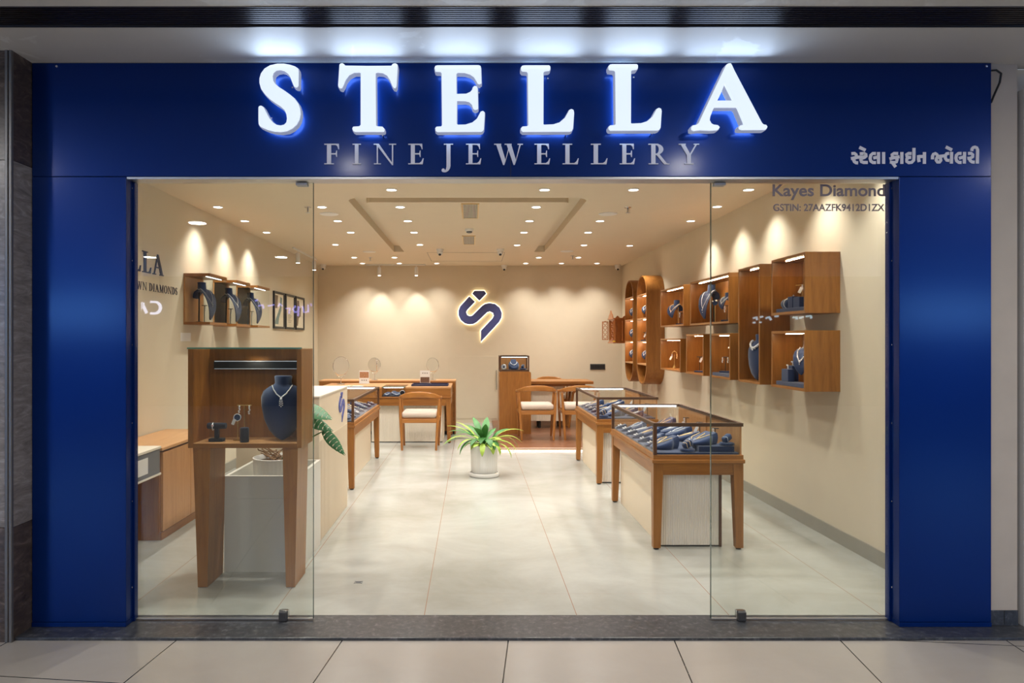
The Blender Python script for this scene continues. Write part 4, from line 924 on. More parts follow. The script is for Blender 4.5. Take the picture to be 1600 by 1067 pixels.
# ------------------------------------------------------------------ jewellery displays
FIT = [None, None]
def place(t, loc, rz): t.location = loc; t.rotation_euler = (0, 0, rz); return t
def remember(form, loc, rz):
    bm = bmesh.new(); bm.from_mesh(form.data); FIT[0] = BVHTree.FromBMesh(bm); bm.free(); FIT[1] = Matrix.Translation(Vector(loc)) @ Matrix.Rotation(rz, 4, 'Z')
def ell(c, w, d, k=20, back=0.0):
    return [(c[0]+w*math.cos(2*PI*i/k), c[1]+d*math.sin(2*PI*i/k)+back*(math.cos(2*PI*i/k)**2)*w, c[2]) for i in range(k)]
def weld(o, vox):
    """fuse overlapping shells of one form into one smooth skin"""
    a = o.modifiers.new('r', 'REMESH'); a.mode = 'VOXEL'; a.voxel_size = vox; b = o.modifiers.new('s', 'SMOOTH'); b.factor = .5; b.iterations = 4
    bpy.context.view_layer.update(); me = bpy.data.meshes.new_from_object(o.evaluated_get(bpy.context.evaluated_depsgraph_get()))
    o.modifiers.clear(); o.data = me
    for p in me.polygons: p.use_smooth = True
    return o
def egg_bust(label, loc, rz, h=0.4, mat='velvet', wsc=1.0):
    t = thing('necklace_bust', label, 'jewellery bust', (0, 0, 0), 'navy jewellery busts')
    prof = [(0.0, .012, .010, -.03), (.02, .045, .018, -.035), (.06, .082, .030, -.040), (.13, .114, .042, -.040), (.21, .132, .050, -.035), (.27, .136, .052, -.028), (.31, .122, .050, -.018), (.335, .088, .047, -.008), (.348, .060, .044, 0), (.36, .052, .044, .004), (.40, .056, .048, .004), (.405, .050, .044, .004)]
    s = h/0.405; m = MB(); m.loft([ell((0, yo*s, z*s), w*s*wsc, d*s, 24, 0.18) for z, w, d, yo in prof]); remember(m.make('form', mat, t, ang=60), loc, rz)
    m = MB(); m.tube([(0, .035*s, .27*s), (0, .05*s, 0.003)], .005*s+.002); m.make('prop', 'black', t)
    return place(t, loc, rz)
def curved_bust(label, loc, rz, s=1.0, drop=1.0, pole='black', mat='velvet', hp=0.335, prop=True):
    t = thing('necklace_bust', label, 'jewellery bust', (0, 0, 0), 'navy jewellery busts')
    hp = hp*1.0
    path = [(.035, .012, .10), (.012, .014, .15), (-.018, -.004, .185), (-.050, -.04, .195), (-.078, -.09, .18), (-.095, -.145, .155), (-.100, -.20, .12), (-.095, -.245, .085), (-.084, -.285, .04), (-.080, -.295, .012)]
    rings = []
    P3 = [Vector((0, y*s, hp*1.0+z*s*drop)) for y, z, w in path]
    for i, p in enumerate(P3):
        tt = (P3[min(i+1, len(P3)-1)]-P3[max(i-1, 0)]).normalized(); n = Vector((1, 0, 0)).cross(tt).normalized()
        w = path[i][2]*s*.5; ring = []
        for k in range(20):
            a = 2*PI*k/20; x = w*math.cos(a); ring.append(p+Vector((x, 0, 0))+n*(.009*s*math.sin(a))+n*(-(x*x)*2.2/s if n.y > 0 else (x*x)*2.2/s))
        rings.append(ring)
    m = MB(); m.loft(rings)
    back = [(.02, .012, .13), (.050, -.012, .15), (.072, -.045, .13), (.080, -.075, .10)]; rings = []
    for i, (y, z, w) in enumerate(back): rings.append([(w*s*.5*math.cos(2*PI*k/16), y*s+.008*s*math.sin(2*PI*k/16), hp+z*s+.006*s*math.sin(2*PI*k/16)) for k in range(16)])
    m.loft(rings)
    m.loft([ell((0, (.012)*s, hp-.004*s), .056*s, .050*s, 18), ell((0, .010*s, hp+.02*s), .047*s, .042*s, 18), ell((0, .012*s, hp+.07*s), .043*s, .039*s, 18), ell((0, .013*s, hp+.086*s), .046*s, .041*s, 18), ell((0, .013*s, hp+.089*s), .04*s, .036*s, 18)])
    remember(weld(m.make('form', mat, t, ang=60), .0045*s), loc, rz)
    if prop:
        m = MB(); m.tube([(0, .045*s, 0.004), (0, .04*s, hp-.002)], .006*s+.0015); m.lathe([(.034*s+.004, .0005), (.034*s+.004, .006), (.008, .010)], (0, .045*s, 0), 18); m.make('prop', pole, t)
    return place(t, loc, rz)
def chain(label, pts, r, loc, rz, mat='gold', pend=None, name='necklace', cat='necklace', beads=0, pmat='diamond', grp='necklaces on navy displays'):
    t = thing(name, label, cat, (0, 0, 0), grp)
    P3 = [Vector(p) for p in pts]; P3 = [a.lerp(b, k/10) for a, b in zip(P3, P3[1:]) for k in range(10)]+[P3[-1]]
    M = FIT[1].inverted() @ Matrix.Translation(Vector(loc)) @ Matrix.Rotation(rz, 4, 'Z'); Mi = M.inverted()
    def fit(p, rr):
        w = M @ Vector(p)
        for it in range(6):
            q, n, _, d = FIT[0].find_nearest(w)
            if it and (w-q).dot(n) > 0 and d > rr+.0006: break
            w = q+n*(rr+.0013)
        return Mi @ w
    P3 = [fit(p, r) for p in P3]; m = MB()
    if beads:
        L = 0; segs = [(a, b, (b-a).length) for a, b in zip(P3, P3[1:])]; tot = sum(s[2] for s in segs); n = max(4, int(tot/beads))
        for i in range(n+1):
            q = tot*i/n; acc = 0
            for a, b, l in segs:
                if acc+l >= q-1e-9: m.ball(a+(b-a)*((q-acc)/l if l else 0), r, 6); break
                acc += l
    else: m.tube(P3, r, 6)
    m.make('chain', mat, t)
    if pend:
        m = MB()
        for c, rr in pend: m.ball(fit(c, rr), rr, 8)
        m.make('pendant', pmat, t)
    return place(t, loc, rz)
def cb_chain(label, loc, rz, s=1.0, hp=0.335, drop=1.0, mat='diamond', r=.0032, long=1.0, beads=0, pend=True):
    f = lambda x, y, z: (x*s, y*s, hp+z*s*(drop if z < 0 else 1))
    pts = [f(-.062, .03, .022), f(-.066, -.012, .012), f(-.060, -.056, -.020), f(-.036, -.102, -.07*long), f(0, -.122, -.135*long), f(.036, -.102, -.07*long), f(.060, -.056, -.020), f(.066, -.012, .012), f(.062, .03, .022)]
    return chain(label, pts, r*s, loc, rz, mat, [(f(0, -.124, -.145*long), .007*s), (f(0, -.124, -.165*long), .005*s)] if pend else None, beads=beads)
def t_bar(label, loc, rz, w=.10, h=.085, r=.022, mat='velvet_dark'):
    t = thing('bracelet_stand', label, 'jewellery stand', (0, 0, 0), 'bracelet stands')
    m = MB(); m.box(-.042, .042, -.026, .026, .0005, .018, bev=.003); m.make('base', mat, t)
    m = MB(); m.box(-.012, .012, -.012, .012, .0185, h-.012, bev=.002); m.make('post', mat, t)
    m = MB(); m.lathe([(r*.9, -w/2-.002), (r, -w/2+.002), (r, w/2-.002), (r*.9, w/2+.002)], (0, 0, h), 20, 'x'); m.make('bar', mat, t)
    return place(t, loc, rz)
def bangle(label, loc, rz, R, r=.0025, mat='diamond', name='bracelet', stones=True):
    t = thing(name, label, name, (0, 0, 0), 'bracelets on navy displays')
    m = MB(); m.tube([(0, R*math.cos(2*PI*k/20), R*math.sin(2*PI*k/20)) for k in range(20)], r, 6, closed=True); m.make('band', mat, t)
    if stones:
        m = MB(); m.ball((0, -R*.9, R*.35), (.007, .004, .009), 8); m.make('setting', 'diamond', t)
        m = MB(); m.ball((0, -R*.9-.0035, R*.35), .0035, 6); m.make('gem', 'ruby', t)
    return place(t, loc, rz)
def earring_stand(label, loc, rz, h=.16, w=.075, mat='black', base='round'):
    t = thing('earring_stand', label, 'jewellery stand', (0, 0, 0), 'earring stands')
    m = MB()
    if base == 'round': m.lathe([(.026, .0005), (.026, .004), (.006, .012)], (0, 0, 0), 18)
    else: m.box(-.05, .05, -.028, .028, .0005, .016, bev=.003)
    m.make('base', mat if base == 'round' else 'velvet', t)
    m = MB(); m.tube([(0, 0, .01), (0, 0, h)], .0035, 8); m.make('pole', mat, t)
    m = MB(); m.tube([(-w/2, 0, h), (w/2, 0, h)], .0035, 8); m.make('crossbar', mat, t)
    return place(t, loc, rz)
def earring(label, loc, rz=0, long=.05, tagc=False, mat='diamond'):
    t = thing('earring', label, 'earring', (0, 0, 0), 'earrings on stands')
    m = MB(); m.ball((0, -.004, -.004), .006, 8); m.make('stud', mat, t)
    m = MB()
    for k in range(4): m.ball((math.sin(k*2)*.003, -.005, -.014-k*long/4.5), (.006, .003, long/9), 7)
    m.make('drop', mat, t)
    if tagc:
        m = MB(); m.box(-.011, .011, -.0008, .0008, -.024, .024); m.xf(Matrix.Translation((-.012, -.012, -long-.012)) @ Euler((0, math.radians(25), 0)).to_matrix().to_4x4()); m.make('price_tag', 'paper', t)
    return place(t, loc, rz)
def pad(label, loc, rz, k=1.0, hgt=1.0):
    t = thing('necklace_pad', label, 'jewellery display', (0, 0, 0), 'sloping navy necklace pads')
    half = [(0, .018), (.012, .040), (.04, .062), (.08, .075), (.115, .077), (.138, .066), (.150, .046), (.165, .040), (.200, .042)]
    out = [(s, w) for s, w in half]+[(s, -w) for s, w in half[::-1]]
    zt = lambda s: (.016+s*.30)*hgt
    ci = lambda s, w, q: (-.10+.10+(s-.10)*q, w*q)
    q = lambda f, g, h: [((s-.10)*k*f, w*k*g, .0005+(zt(s)*k-.0005)*h) for s, w in out]
    m = MB(); m.loft([q(.90, .86, 0), q(.97, .95, .22), q(1.0, 1.0, .55), q(.99, .97, .80), q(.96, .92, .94), q(.92, .86, 1.0)]); remember(m.make('form', 'velvet', t, ang=50), loc, rz)
    return place(t, loc, rz)
def pad_chain(label, loc, rz, k=1.0, hgt=1.0, mat='gold', style=0):
    zt = lambda s: (.016+s*.30)*hgt*k+.0036
    f = lambda s, w: ((s-.10)*k*.95, w*k, zt(s))
    if style == 0: pts = [f(.150, -.036), f(.135, -.028), f(.09, -.016), f(.05, 0), f(.09, .016), f(.135, .028), f(.150, .036)]
    else: pts = [f(.150, -.036), f(.125, -.040), f(.085, -.040), f(.055, 0), f(.085, .040), f(.125, .040), f(.150, .036)]
    return chain(label, pts, .0029*k, loc, rz, mat, [(f(.042, 0), .006*k), (f(.030, 0), .004*k)])
def cushion(label, loc, rz, n=2, mat='gold'):
    t = thing('bracelet_cushion', label, 'jewellery cushion', (0, 0, 0), 'navy bracelet cushions')
    m = MB(); m.lathe([(.046, .0005), (.052, .006), (.050, .018), (.040, .022)], (0, 0, 0), 20); m.make('tray', 'velvet', t)
    m = MB(); m.box(-.036, .036, -.022, .022, -.022, .022, bev=.014, seg=3); m.xf(Matrix.Translation((0, 0, .050)) @ Euler((0, math.radians(-28), 0)).to_matrix().to_4x4()); m.make('pillow', 'velvet', t)
    m = MB()
    for i in range(n):
        x = -.016+i*.026; R = Matrix.Translation((0, 0, .050)) @ Euler((0, math.radians(-28), 0)).to_matrix().to_4x4()
        q = [(.0235*math.copysign(abs(math.cos(2*PI*k/20))**.6, math.cos(2*PI*k/20)), .0235*math.copysign(abs(math.sin(2*PI*k/20))**.6, math.sin(2*PI*k/20))) for k in range(20)]
        m.tube([R @ Vector((x+.004*math.sin(k), u, v)) for k, (u, v) in enumerate(q)], .0018, 5, closed=True)
    m.make('bracelet', mat, t)
    return place(t, loc, rz)
def ear_pad(label, loc, rz, mat='diamond'):
    t = thing('earring_pad', label, 'jewellery display', (0, 0, 0), 'small sloping earring pads')
    m = MB(); pr_ = [(-.045, .0005), (.045, .0005), (.045, .036), (.038, .040), (-.045, .012)]
    m.prism([(x, -.022, z) for x, z in pr_], (0, .044, 0)); m.make('form', 'velvet', t, smooth=False)
    m = MB()
    for s in (-.010, .010):
        m.ball((-.004, s, .034), (.007, .0045, .006), 8); m.ball((-.020, s, .0275), (.010, .004, .004), 8)
    m.make('earring', mat, t)
    return place(t, loc, rz)
def block(label, x0, x1, y0, y1, z0, z1, name='display_block', mat='velvet', grp='navy display blocks'):
    return tag(B(x0, x1, y0, y1, z0, z1, bev=.003).make(name, mat), label, 'display block', grp)
ZD = 0.665
def stock(T, tbl, cust, cols, rows, seed, jit=0.02):
    rnd = random.Random(seed); x0, x1, y0, y1 = T
    rz = 0 if cust < 0 else PI
    for ci_, xo in enumerate(cols):
        rowname = ['customer side', 'wall side'][ci_]
        for i, yo in enumerate(rows[ci_]):
            X = (x0+xo) if cust < 0 else (x1-xo); Y = y0+yo; kk = rnd.uniform(.80, 1.05); a = rz+rnd.uniform(-.45, .45); hg = rnd.uniform(.75, 1.35); st = rnd.randint(0, 1); Xj = X+rnd.uniform(-jit, jit)*.5
            pad(f'navy necklace pad, {ORD[i]} from the entrance, {rowname} of {tbl}', (Xj, Y, ZD), a, kk, hg)
            pad_chain(f'fine necklace on the {ORD[i]} pad from entrance, {rowname} of {tbl}', (Xj, Y, ZD), a, kk, hg, mat=('gold' if rnd.random() < .65 else 'diamond'), style=st)
# nearest right table
block('low navy step block at the front right of the nearest right table', 1.575, 1.822, 4.745, 4.89, ZD, ZD+.040)
pad('large navy necklace pad on the step block of the nearest right table', (1.630, 4.845, ZD+.0405), 0.25, 1.0, 1.1)
pad_chain('fine gold necklace on the pad on the step block, nearest right table', (1.630, 4.845, ZD+.0405), 0.25, 1.0, 1.1)
cushion('navy cushion with a white gold bangle on the step block, nearest right table', (1.785, 4.790, ZD+.0405), .5, 1, 'diamond')
pad('large navy necklace pad in the front left corner of the nearest right table', (1.375, 4.905, ZD), .25, 1.0, 1.2)
pad_chain('gold chain on the front left pad of the nearest right table', (1.375, 4.905, ZD), .25, 1.0, 1.2)
cushion('navy cushion with gold bracelets at the front middle of the nearest right table', (1.505, 4.778, ZD), .25, 2)
stock((1.247, 1.866, 4.70, 6.12), 'nearest right table', -1, (.17, .41), [(.40, .60, .80, 1.00, 1.20), (.36, .58, .80, 1.02, 1.24)], 3)
for i, yo in enumerate((.29, .51, .71, .91, 1.11, 1.30)): ear_pad(f'earring pad along the side glass, nearest right table, {ORD[i]} from entrance', (1.312, 4.72+yo, ZD), 0.06*(-1)**i)
for i, (X, Y) in enumerate(((1.80, 5.06), (1.805, 5.42), (1.80, 5.75))):
    earring_stand(f'black earring stand by the wooden panel, nearest right table, {ORD[i]} from entrance', (X, Y, ZD), -.4, .125, .05)
    earring(f'earring hanging on the {ORD[i]} black stand of the nearest right table', (X-.018, Y-.006, ZD+.123), -.4, .04, True)
# farther right table
pad('large navy necklace pad at the front left corner of the farther right table', (1.46, 7.03, ZD), .4, 1.1, 1.2)
pad_chain('gold chain on the front left pad of the farther right table', (1.46, 7.03, ZD), .4, 1.1, 1.2)
cushion('navy cushion with gold bracelets in the front left corner of farther right table', (1.325, 6.90, ZD), .3, 2)
stock((1.245, 1.858, 6.82, 8.22), 'farther right table', -1, (.18, .42), [(.42, .64, .86, 1.08, 1.26), (.17, .40, .62, .84, 1.06, 1.26)], 5)
for i, yo in enumerate((.32, .55, .78, 1.0, 1.2)): ear_pad(f'earring pad along the side glass, farther right table, {ORD[i]} from entrance', (1.325, 6.82+yo, ZD), 0.1*(-1)**i)
for i, (X, Y) in enumerate(((1.795, 7.0), (1.795, 7.6))):
    earring_stand(f'black earring stand by the wooden panel, farther right table, {ORD[i]} from entrance', (X, Y, ZD), -.4, .125, .05)
    earring(f'earring hanging on the {ORD[i]} black stand of the farther right table', (X-.018, Y-.006, ZD+.123), -.4, .04, True)
# left table
pad('large navy necklace pad at the front right corner of the left table', (-1.30, 6.72, ZD), PI-.5, 1.15, 1.2)
pad_chain('diamond chain on the front right pad of the left table', (-1.30, 6.72, ZD), PI-.5, 1.15, 1.2, 'diamond', 1)
stock((-1.76, -1.14, 6.575, 8.38), 'left table', 1, (.17, .41), [(.42, .70, .98, 1.24, 1.52), (.20, .50, .78, 1.06, 1.34)], 8)
for i, yo in enumerate((.30, .56, .84, 1.11, 1.38, 1.62)): ear_pad(f'earring pad along the side glass, left table, {ORD[i]} from entrance', (-1.215, 6.575+yo, ZD), PI+0.1*(-1)**i)

# desk compartment
for i, (X, Y, k) in enumerate(((-1.205, 9.66, .66), (-1.085, 9.66, .66), (-1.165, 9.86, .66))):
    pad(f'small navy necklace pad in the back desk compartment, {ORD[i]} from its left', (X+.02*i, Y, .6605), PI/2+.2*(i-1), k, .9)
    chain(f'diamond necklace in the back desk compartment, {ORD[i]} from its left', [(-.03, .0, .030), (-.02, -.035, .024), (0, -.055, .020), (.02, -.035, .024), (.03, 0, .030)], .003, (X+.02*i, Y-.01, .668), 0, 'diamond', [((0, -.06, .020), .007)])
m = MB(); m.lathe([(.030, -.05), (.032, -.046), (.032, .046), (.030, .05)], (0, 0, 0), 20, 'y'); m.xf(Matrix.Translation((-.985, 9.64, .700)))
tag(m.make('bracelet_roll', 'velvet_dark'), 'dark velvet bracelet roll at the right end of the back desk compartment', 'jewellery stand')
t = bangle('diamond bracelet round the roll in the back desk compartment', (-.985, 9.60, .700), PI/2, .0345, .003, 'diamond', stones=False)

# case on the tall pedestal
zc = 0.9955
pad('broad navy necklace pad in the middle of the pedestal case', (.63, 10.40, zc), PI/2, 1.05, 1.9)
chain('diamond necklace on the pad in the pedestal case', [(-.05, .035, .105), (-.045, -.005, .083), (-.025, -.03, .072), (0, -.045, .062), (.025, -.03, .072), (.045, -.005, .083), (.05, .035, .105)], .0045, (.63, 10.40, zc), 0, 'diamond', [((0, -.05, .062), .008)])
m = MB(); m.lathe([(.038, -.03), (.042, -.026), (.042, .026), (.038, .03)], (0, 0, 0), 20, 'y'); m.xf(Matrix.Translation((.475, 10.31, zc+.0425)))
tag(m.make('bracelet_roll', 'velvet'), 'navy bracelet roll at the left in the pedestal case', 'jewellery stand')
for i, R in enumerate((.034, .021)):
    m = MB(); m.tube([(R*math.cos(2*PI*k/20), 0, R*math.sin(2*PI*k/20)) for k in range(20)], .004, 6, closed=True); m.xf(Matrix.Translation((.475, 10.276, zc+.0425)))
    tag(m.make('bracelet', 'diamond'), ['outer diamond bracelet in front of the pedestal case roll', 'inner diamond bracelet in front of the pedestal case roll'][i], 'bracelet', 'bracelets in the pedestal case')
cushion('navy bracelet cushion at the right in the pedestal case', (.765, 10.33, zc), 1.2, 2, 'diamond')

# window vitrine
zv = 0.8425
egg_bust('large navy necklace bust in the window vitrine behind the left pane', (-1.150, 4.150, zv), 0.12, 0.385, 'velvet')
f = lambda x, y, z: (x, y, z)
chain('diamond necklace with a ruby drop pendant on the window vitrine bust',
      [(-.060, -.030, .330), (-.052, -.062, .315), (-.030, -.078, .283), (0, -.083, .258), (.030, -.078, .283), (.052, -.062, .315), (.060, -.030, .330)], .0042, (-1.150, 4.150, zv), .12, 'diamond',
      [((0, -.086, .250), .008), ((-.007, -.086, .238), .0045), ((-.008, -.086, .226), .004), ((-.008, -.086, .214), .004), ((.007, -.086, .238), .0045), ((.009, -.086, .226), .004), ((.009, -.086, .214), .004), ((0, -.086, .232), .004), ((0, -.086, .220), .004), ((0, -.086, .206), .0045)], beads=.0075)
t_bar('navy bracelet T stand at the left in the window vitrine', (px(339, 4.06), 4.06, zv), 0, .105, .092, .0185)
bangle('diamond bracelet with a red stone on the T stand in the vitrine', (px(333, 4.06), 4.06, zv+.088), .15, .0225, .0025)
earring_stand('slim earring stand with brass crossbar in the window vitrine', (px(382, 4.15), 4.15, zv), 0, .205, .085, 'brass')
earring('long diamond earring at the right end of the vitrine stand', (px(390, 4.15), 4.147, zv+.203), 0, .05)
earring('long diamond earring at the left end of the vitrine stand', (px(374.5, 4.15), 4.147, zv+.203), 0, .04)
t = thing('ring_stand', 'brass stand with a round navy disc holding a ring and white tag in the vitrine', 'jewellery stand', (0, 0, 0))
m = MB(); m.lathe([(.026, .0005), (.026, .003), (.005, .008)], (0, 0, 0), 20); m.make('base', 'brass', t)
m = MB(); m.tube([(0, 0, .006), (0, 0, .115)], .0035); m.make('pole', 'brass', t)
m = MB(); m.lathe([(.020, -.008), (.022, 0), (.020, .008)], (0, 0, .138), 20, 'y'); m.make('disc', 'velvet', t)
m = MB(); m.tube([(.021*math.cos(2*PI*k/18), -.0095, .138+.021*math.sin(2*PI*k/18)) for k in range(18)], .0025, 6, closed=True); m.make('ring', 'diamond', t)
m = MB(); m.box(-.009, .009, -.0007, .0007, -.018, .018); m.xf(Matrix.Translation((-.020, -.014, .112)) @ Euler((0, math.radians(22), 0)).to_matrix().to_4x4()); m.make('price_tag', 'paper', t)
place(t, (px(371.5, 4.10), 4.10, zv), 0)
m = MB(); m.lathe([(.024, .0005), (.026, .004), (.026, .082), (.022, .086)], (px(382, 4.03), 4.03, zv), 24)
tag(m.make('display_cylinder', 'velvet_dark'), 'short black velvet cylinder at the front of the window vitrine', 'display block')

# left wall cases
zl = 1.6125
for i, (a, b_) in enumerate(GC):
    yc = (a+b_)/2; hb = .325
    curved_bust(f'long curved navy bust in the {ORD[i]} glass case from the entrance', (-2.580, yc-.04, zl), PI/2-.2, .94, 1.0, 'black', hp=.300)
    cb_chain(f'diamond necklace on the bust in the {ORD[i]} glass case from the entrance', (-2.580, yc-.04, zl), PI/2-.2, .94, .300, 1.0, 'diamond', .0030, .75 if i else .95, beads=.008 if i == 0 else 0)
    earring_stand(f'small black earring stand in the {ORD[i]} glass case from the entrance', (-2.630, yc+.125, zl), .5, .17, .05, 'black')
    earring(f'diamond earring on the stand in the {ORD[i]} glass case from the entrance', (-2.615, yc+.112, zl+.166), .5, .05)

# right wall boxes
def at(y, z, x=2.47): return (x, y, z)
zb = 1.6565
block('navy platform in the upper large wall box nearest the entrance', 2.375, 2.52, 4.885, 5.34, zb, zb+.028)
m = MB(); m.lathe([(.034, -.05), (.038, -.044), (.038, .044), (.034, .05)], (0, 0, 0), 20, 'y'); m.xf(Matrix.Translation((2.44, 5.275, zb+.067)))
tag(m.make('bracelet_roll', 'velvet'), 'navy bracelet roll on the platform in the upper large wall box', 'jewellery stand')
t = bangle('silver bracelet round the roll in the upper large wall box', (2.44, 5.262, zb+.067), PI/2, .041, .003, 'diamond', stones=False)
block('tall navy block beside the roll in the upper large wall box', 2.40, 2.46, 5.12, 5.20, zb+.0285, zb+.115)
block('second navy block near the side of the upper large wall box', 2.395, 2.46, 5.00, 5.10, zb+.0285, zb+.105)
earring('diamond ear stud on the tall block in the upper large wall box', (2.425, 5.16, zb+.127), 0, .02)
earring_stand('brass earring stand at the back of the upper large wall box', (2.555, 5.29, zb), -PI/2+.5, .215, .11, 'brass')
earring('earring with white tag on the brass stand, upper large wall box', (2.53, 5.235, zb+.212), -.6, .03, True)
earring('earring on the far end of the brass stand, upper large wall box', (2.58, 5.332, zb+.212), -.6, .03)
pad('navy necklace pad standing near the side of the upper large wall box', (2.565, 4.97, zb+.0005), PI/2+.2, .5, 2.6)
zb = 1.0975
block('navy platform in the lower large wall box nearest the entrance', 2.375, 2.492, 4.885, 5.34, zb, zb+.030)
block('front navy step block in the lower large wall box', 2.39, 2.44, 5.17, 5.28, zb+.0305, zb+.125)
block('taller navy step block behind in the lower large wall box', 2.4405, 2.490, 5.21, 5.30, zb+.0305, zb+.150)
for lab, x, y, z in (('diamond ring on the front step block, lower large wall box', 2.415, 5.225, zb+.126), ('diamond ring on the taller step block, lower large wall box', 2.465, 5.255, zb+.151)):
    t = thing('ring', lab, 'ring', (0, 0, 0), 'rings on navy blocks')
    m = MB(); m.tube([(0, .011*math.cos(2*PI*k/16), .013+.012*math.sin(2*PI*k/16)) for k in range(16)], .0025, 6, closed=True); m.make('band', 'diamond', t)
    m = MB(); m.ball((-.004, 0, .028), (.008, .007, .006), 8); m.make('stone', 'diamond', t); place(t, (x, y, z), -.5)
curved_bust('navy bust with a white stone necklace in the lower large wall box', (2.508, 5.11, zb+.0005), -PI/2+.45, .78, .8, 'black', hp=.27)
cb_chain('chunky white stone necklace on the bust in the lower large wall box', (2.508, 5.11, zb), -PI/2+.45, .78, .27, .8, 'diamond', .0075, 1.0, beads=.013)
egg_bust('big navy egg shaped bust in the tall wall box', (2.485, 5.88, 1.0985), -PI/2+.30, .395, 'velvet', 1.0)
chain('wide diamond collar necklace on the big bust in the tall wall box', [(x*.79, y*.79, z*.79) for x, y, z in [(-.082, -.030, .425), (-.075, -.075, .402), (-.045, -.104, .372), (0, -.114, .350), (.045, -.104, .372), (.075, -.075, .402), (.082, -.030, .425)]], .009, (2.485, 5.88, 1.0985), -PI/2+.30, 'diamond', [((0, -.095, .262), .008), ((-.024, -.092, .273), .006), ((.024, -.092, .273), .006), ((-.044, -.079, .291), .005), ((.044, -.079, .291), .005)])
zb = 1.6205
curved_bust('large curved navy bust in the wide upper wall box', (2.500, 7.16, zb), -PI/2+.35, .94, 1.0, 'black', hp=.320)
cb_chain('long silver necklace on the large bust in the wide upper wall box', (2.500, 7.16, zb), -PI/2+.35, .94, .320, 1.0, 'diamond', .0026, 1.35)
t = thing('ring_stand', 'brass stand with a round disc in the wide upper wall box', 'jewellery stand', (0, 0, 0))
m = MB(); m.lathe([(.024, .0005), (.024, .003), (.005, .008)], (0, 0, 0), 18); m.tube([(0, 0, .006), (0, 0, .175)], .004); m.make('pole', 'brass', t)
m = MB(); m.lathe([(.026, -.008), (.028, 0), (.026, .008)], (0, 0, .20), 20, 'y'); m.make('disc', 'velvet', t)
m = MB(); m.ball((-.02, -.012, .215), .008, 8); m.ball((.015, -.012, .222), .010, 8); m.make('stone', 'diamond', t); place(t, (2.46, 6.92, zb), -.6)
curved_bust('small dark bust at the near end of the wide upper wall box', (2.485, 6.66, zb), -PI/2+.3, .62, .6, 'brass', hp=.23)
cb_chain('diamond necklace on the small bust of the wide upper wall box', (2.485, 6.66, zb), -PI/2+.3, .62, .23, .6, 'diamond', .006, .9, beads=.010)
earring_stand('black earring stand at the near end of the wide upper wall box', (2.425, 6.50, zb), -.7, .15, .06, 'black', 'flat')
earring('diamond earring on the black stand of the wide upper wall box', (2.407, 6.508, zb+.147), -.7, .06)
zb = 1.6235
curved_bust('small navy bust on a brass pole in the upper box beside the oval shelves', (2.49, 8.34, zb), -PI/2+.5, .82, .6, 'brass', hp=.235)
cb_chain('gold necklace with a charm on the bust beside the oval shelves', (2.49, 8.34, zb), -PI/2+.5, .82, .235, .6, 'gold', .005, 1.0, beads=.012)
earring_stand('black earring stand in the upper box beside the oval shelves', (2.46, 8.06, zb), -.6, .14, .05, 'black', 'flat')
earring('earring on the black stand in the upper box beside the oval shelves', (2.45, 8.062, zb+.138), -.6, .05)
zb = 1.0965
t = thing('earring_stand', 'arched brass earring stand in the lower box beside the oval shelves', 'jewellery stand', (0, 0, 0))
m = MB(); m.lathe([(.022, .0005), (.022, .004), (.006, .04), (.004, .05)], (0, 0, 0), 16); m.tube([(0, 0, .04), (0, 0, .17)], .0035); m.make('pole', 'brass', t)
m = MB(); m.tube([(-.03, 0, .17), (-.025, 0, .195), (0, 0, .21), (.025, 0, .195), (.03, 0, .17)], .0035); m.make('arch', 'brass', t); place(t, (2.48, 8.38, zb), -.5)
earring('earring with a white tag on the arched brass stand', (2.454, 8.392, zb+.172), -.5, .035, True); earring('gold earring on the arched brass stand', (2.506, 8.362, zb+.172), -.5, .05, mat='gold')
earring_stand('black earring stand in the narrow lower wall box', (2.45, 7.36, zb), -.7, .165, .06, 'black', 'flat'); earring('earring with a white tag in the narrow lower wall box', (2.472, 7.336, zb+.163), -.7, .02, True)
block('navy platform in the lower wall box next to the tall box', 2.375, 2.54, 6.285, 6.76, zb, zb+.030)
earring_stand('black earring stand on the platform next to the tall wall box', (2.46, 6.64, zb+.0305), -.7, .15, .05, 'black', 'flat')
earring('earring at the left of the stand next to the tall wall box', (2.44, 6.656, zb+.178), -.7, .05); earring('earring at the right of the stand next to the tall wall box', (2.48, 6.622, zb+.178), -.7, .05)
t = thing('ring_stand', 'pale ring holder near the side of the wall box next to the tall box', 'jewellery stand', (0, 0, 0))
m = MB(); m.tube([(0, 0, .0005), (0, 0, .23)], .0035); m.lathe([(.024, .0005), (.024, .004), (.005, .008)], (0, 0, 0), 16); m.make('pole', 'brass', t)
m = MB(); m.lathe([(.020, -.01), (.022, 0), (.02, .01)], (0, 0, .25), 18, 'y'); m.make('disc', 'white_plastic', t)
m = MB(); m.box(-.04, -.012, -.014, -.012, .238, .252); m.make('price_tag', 'paper', t); place(t, (2.47, 6.47, zb+.0305), -.7)
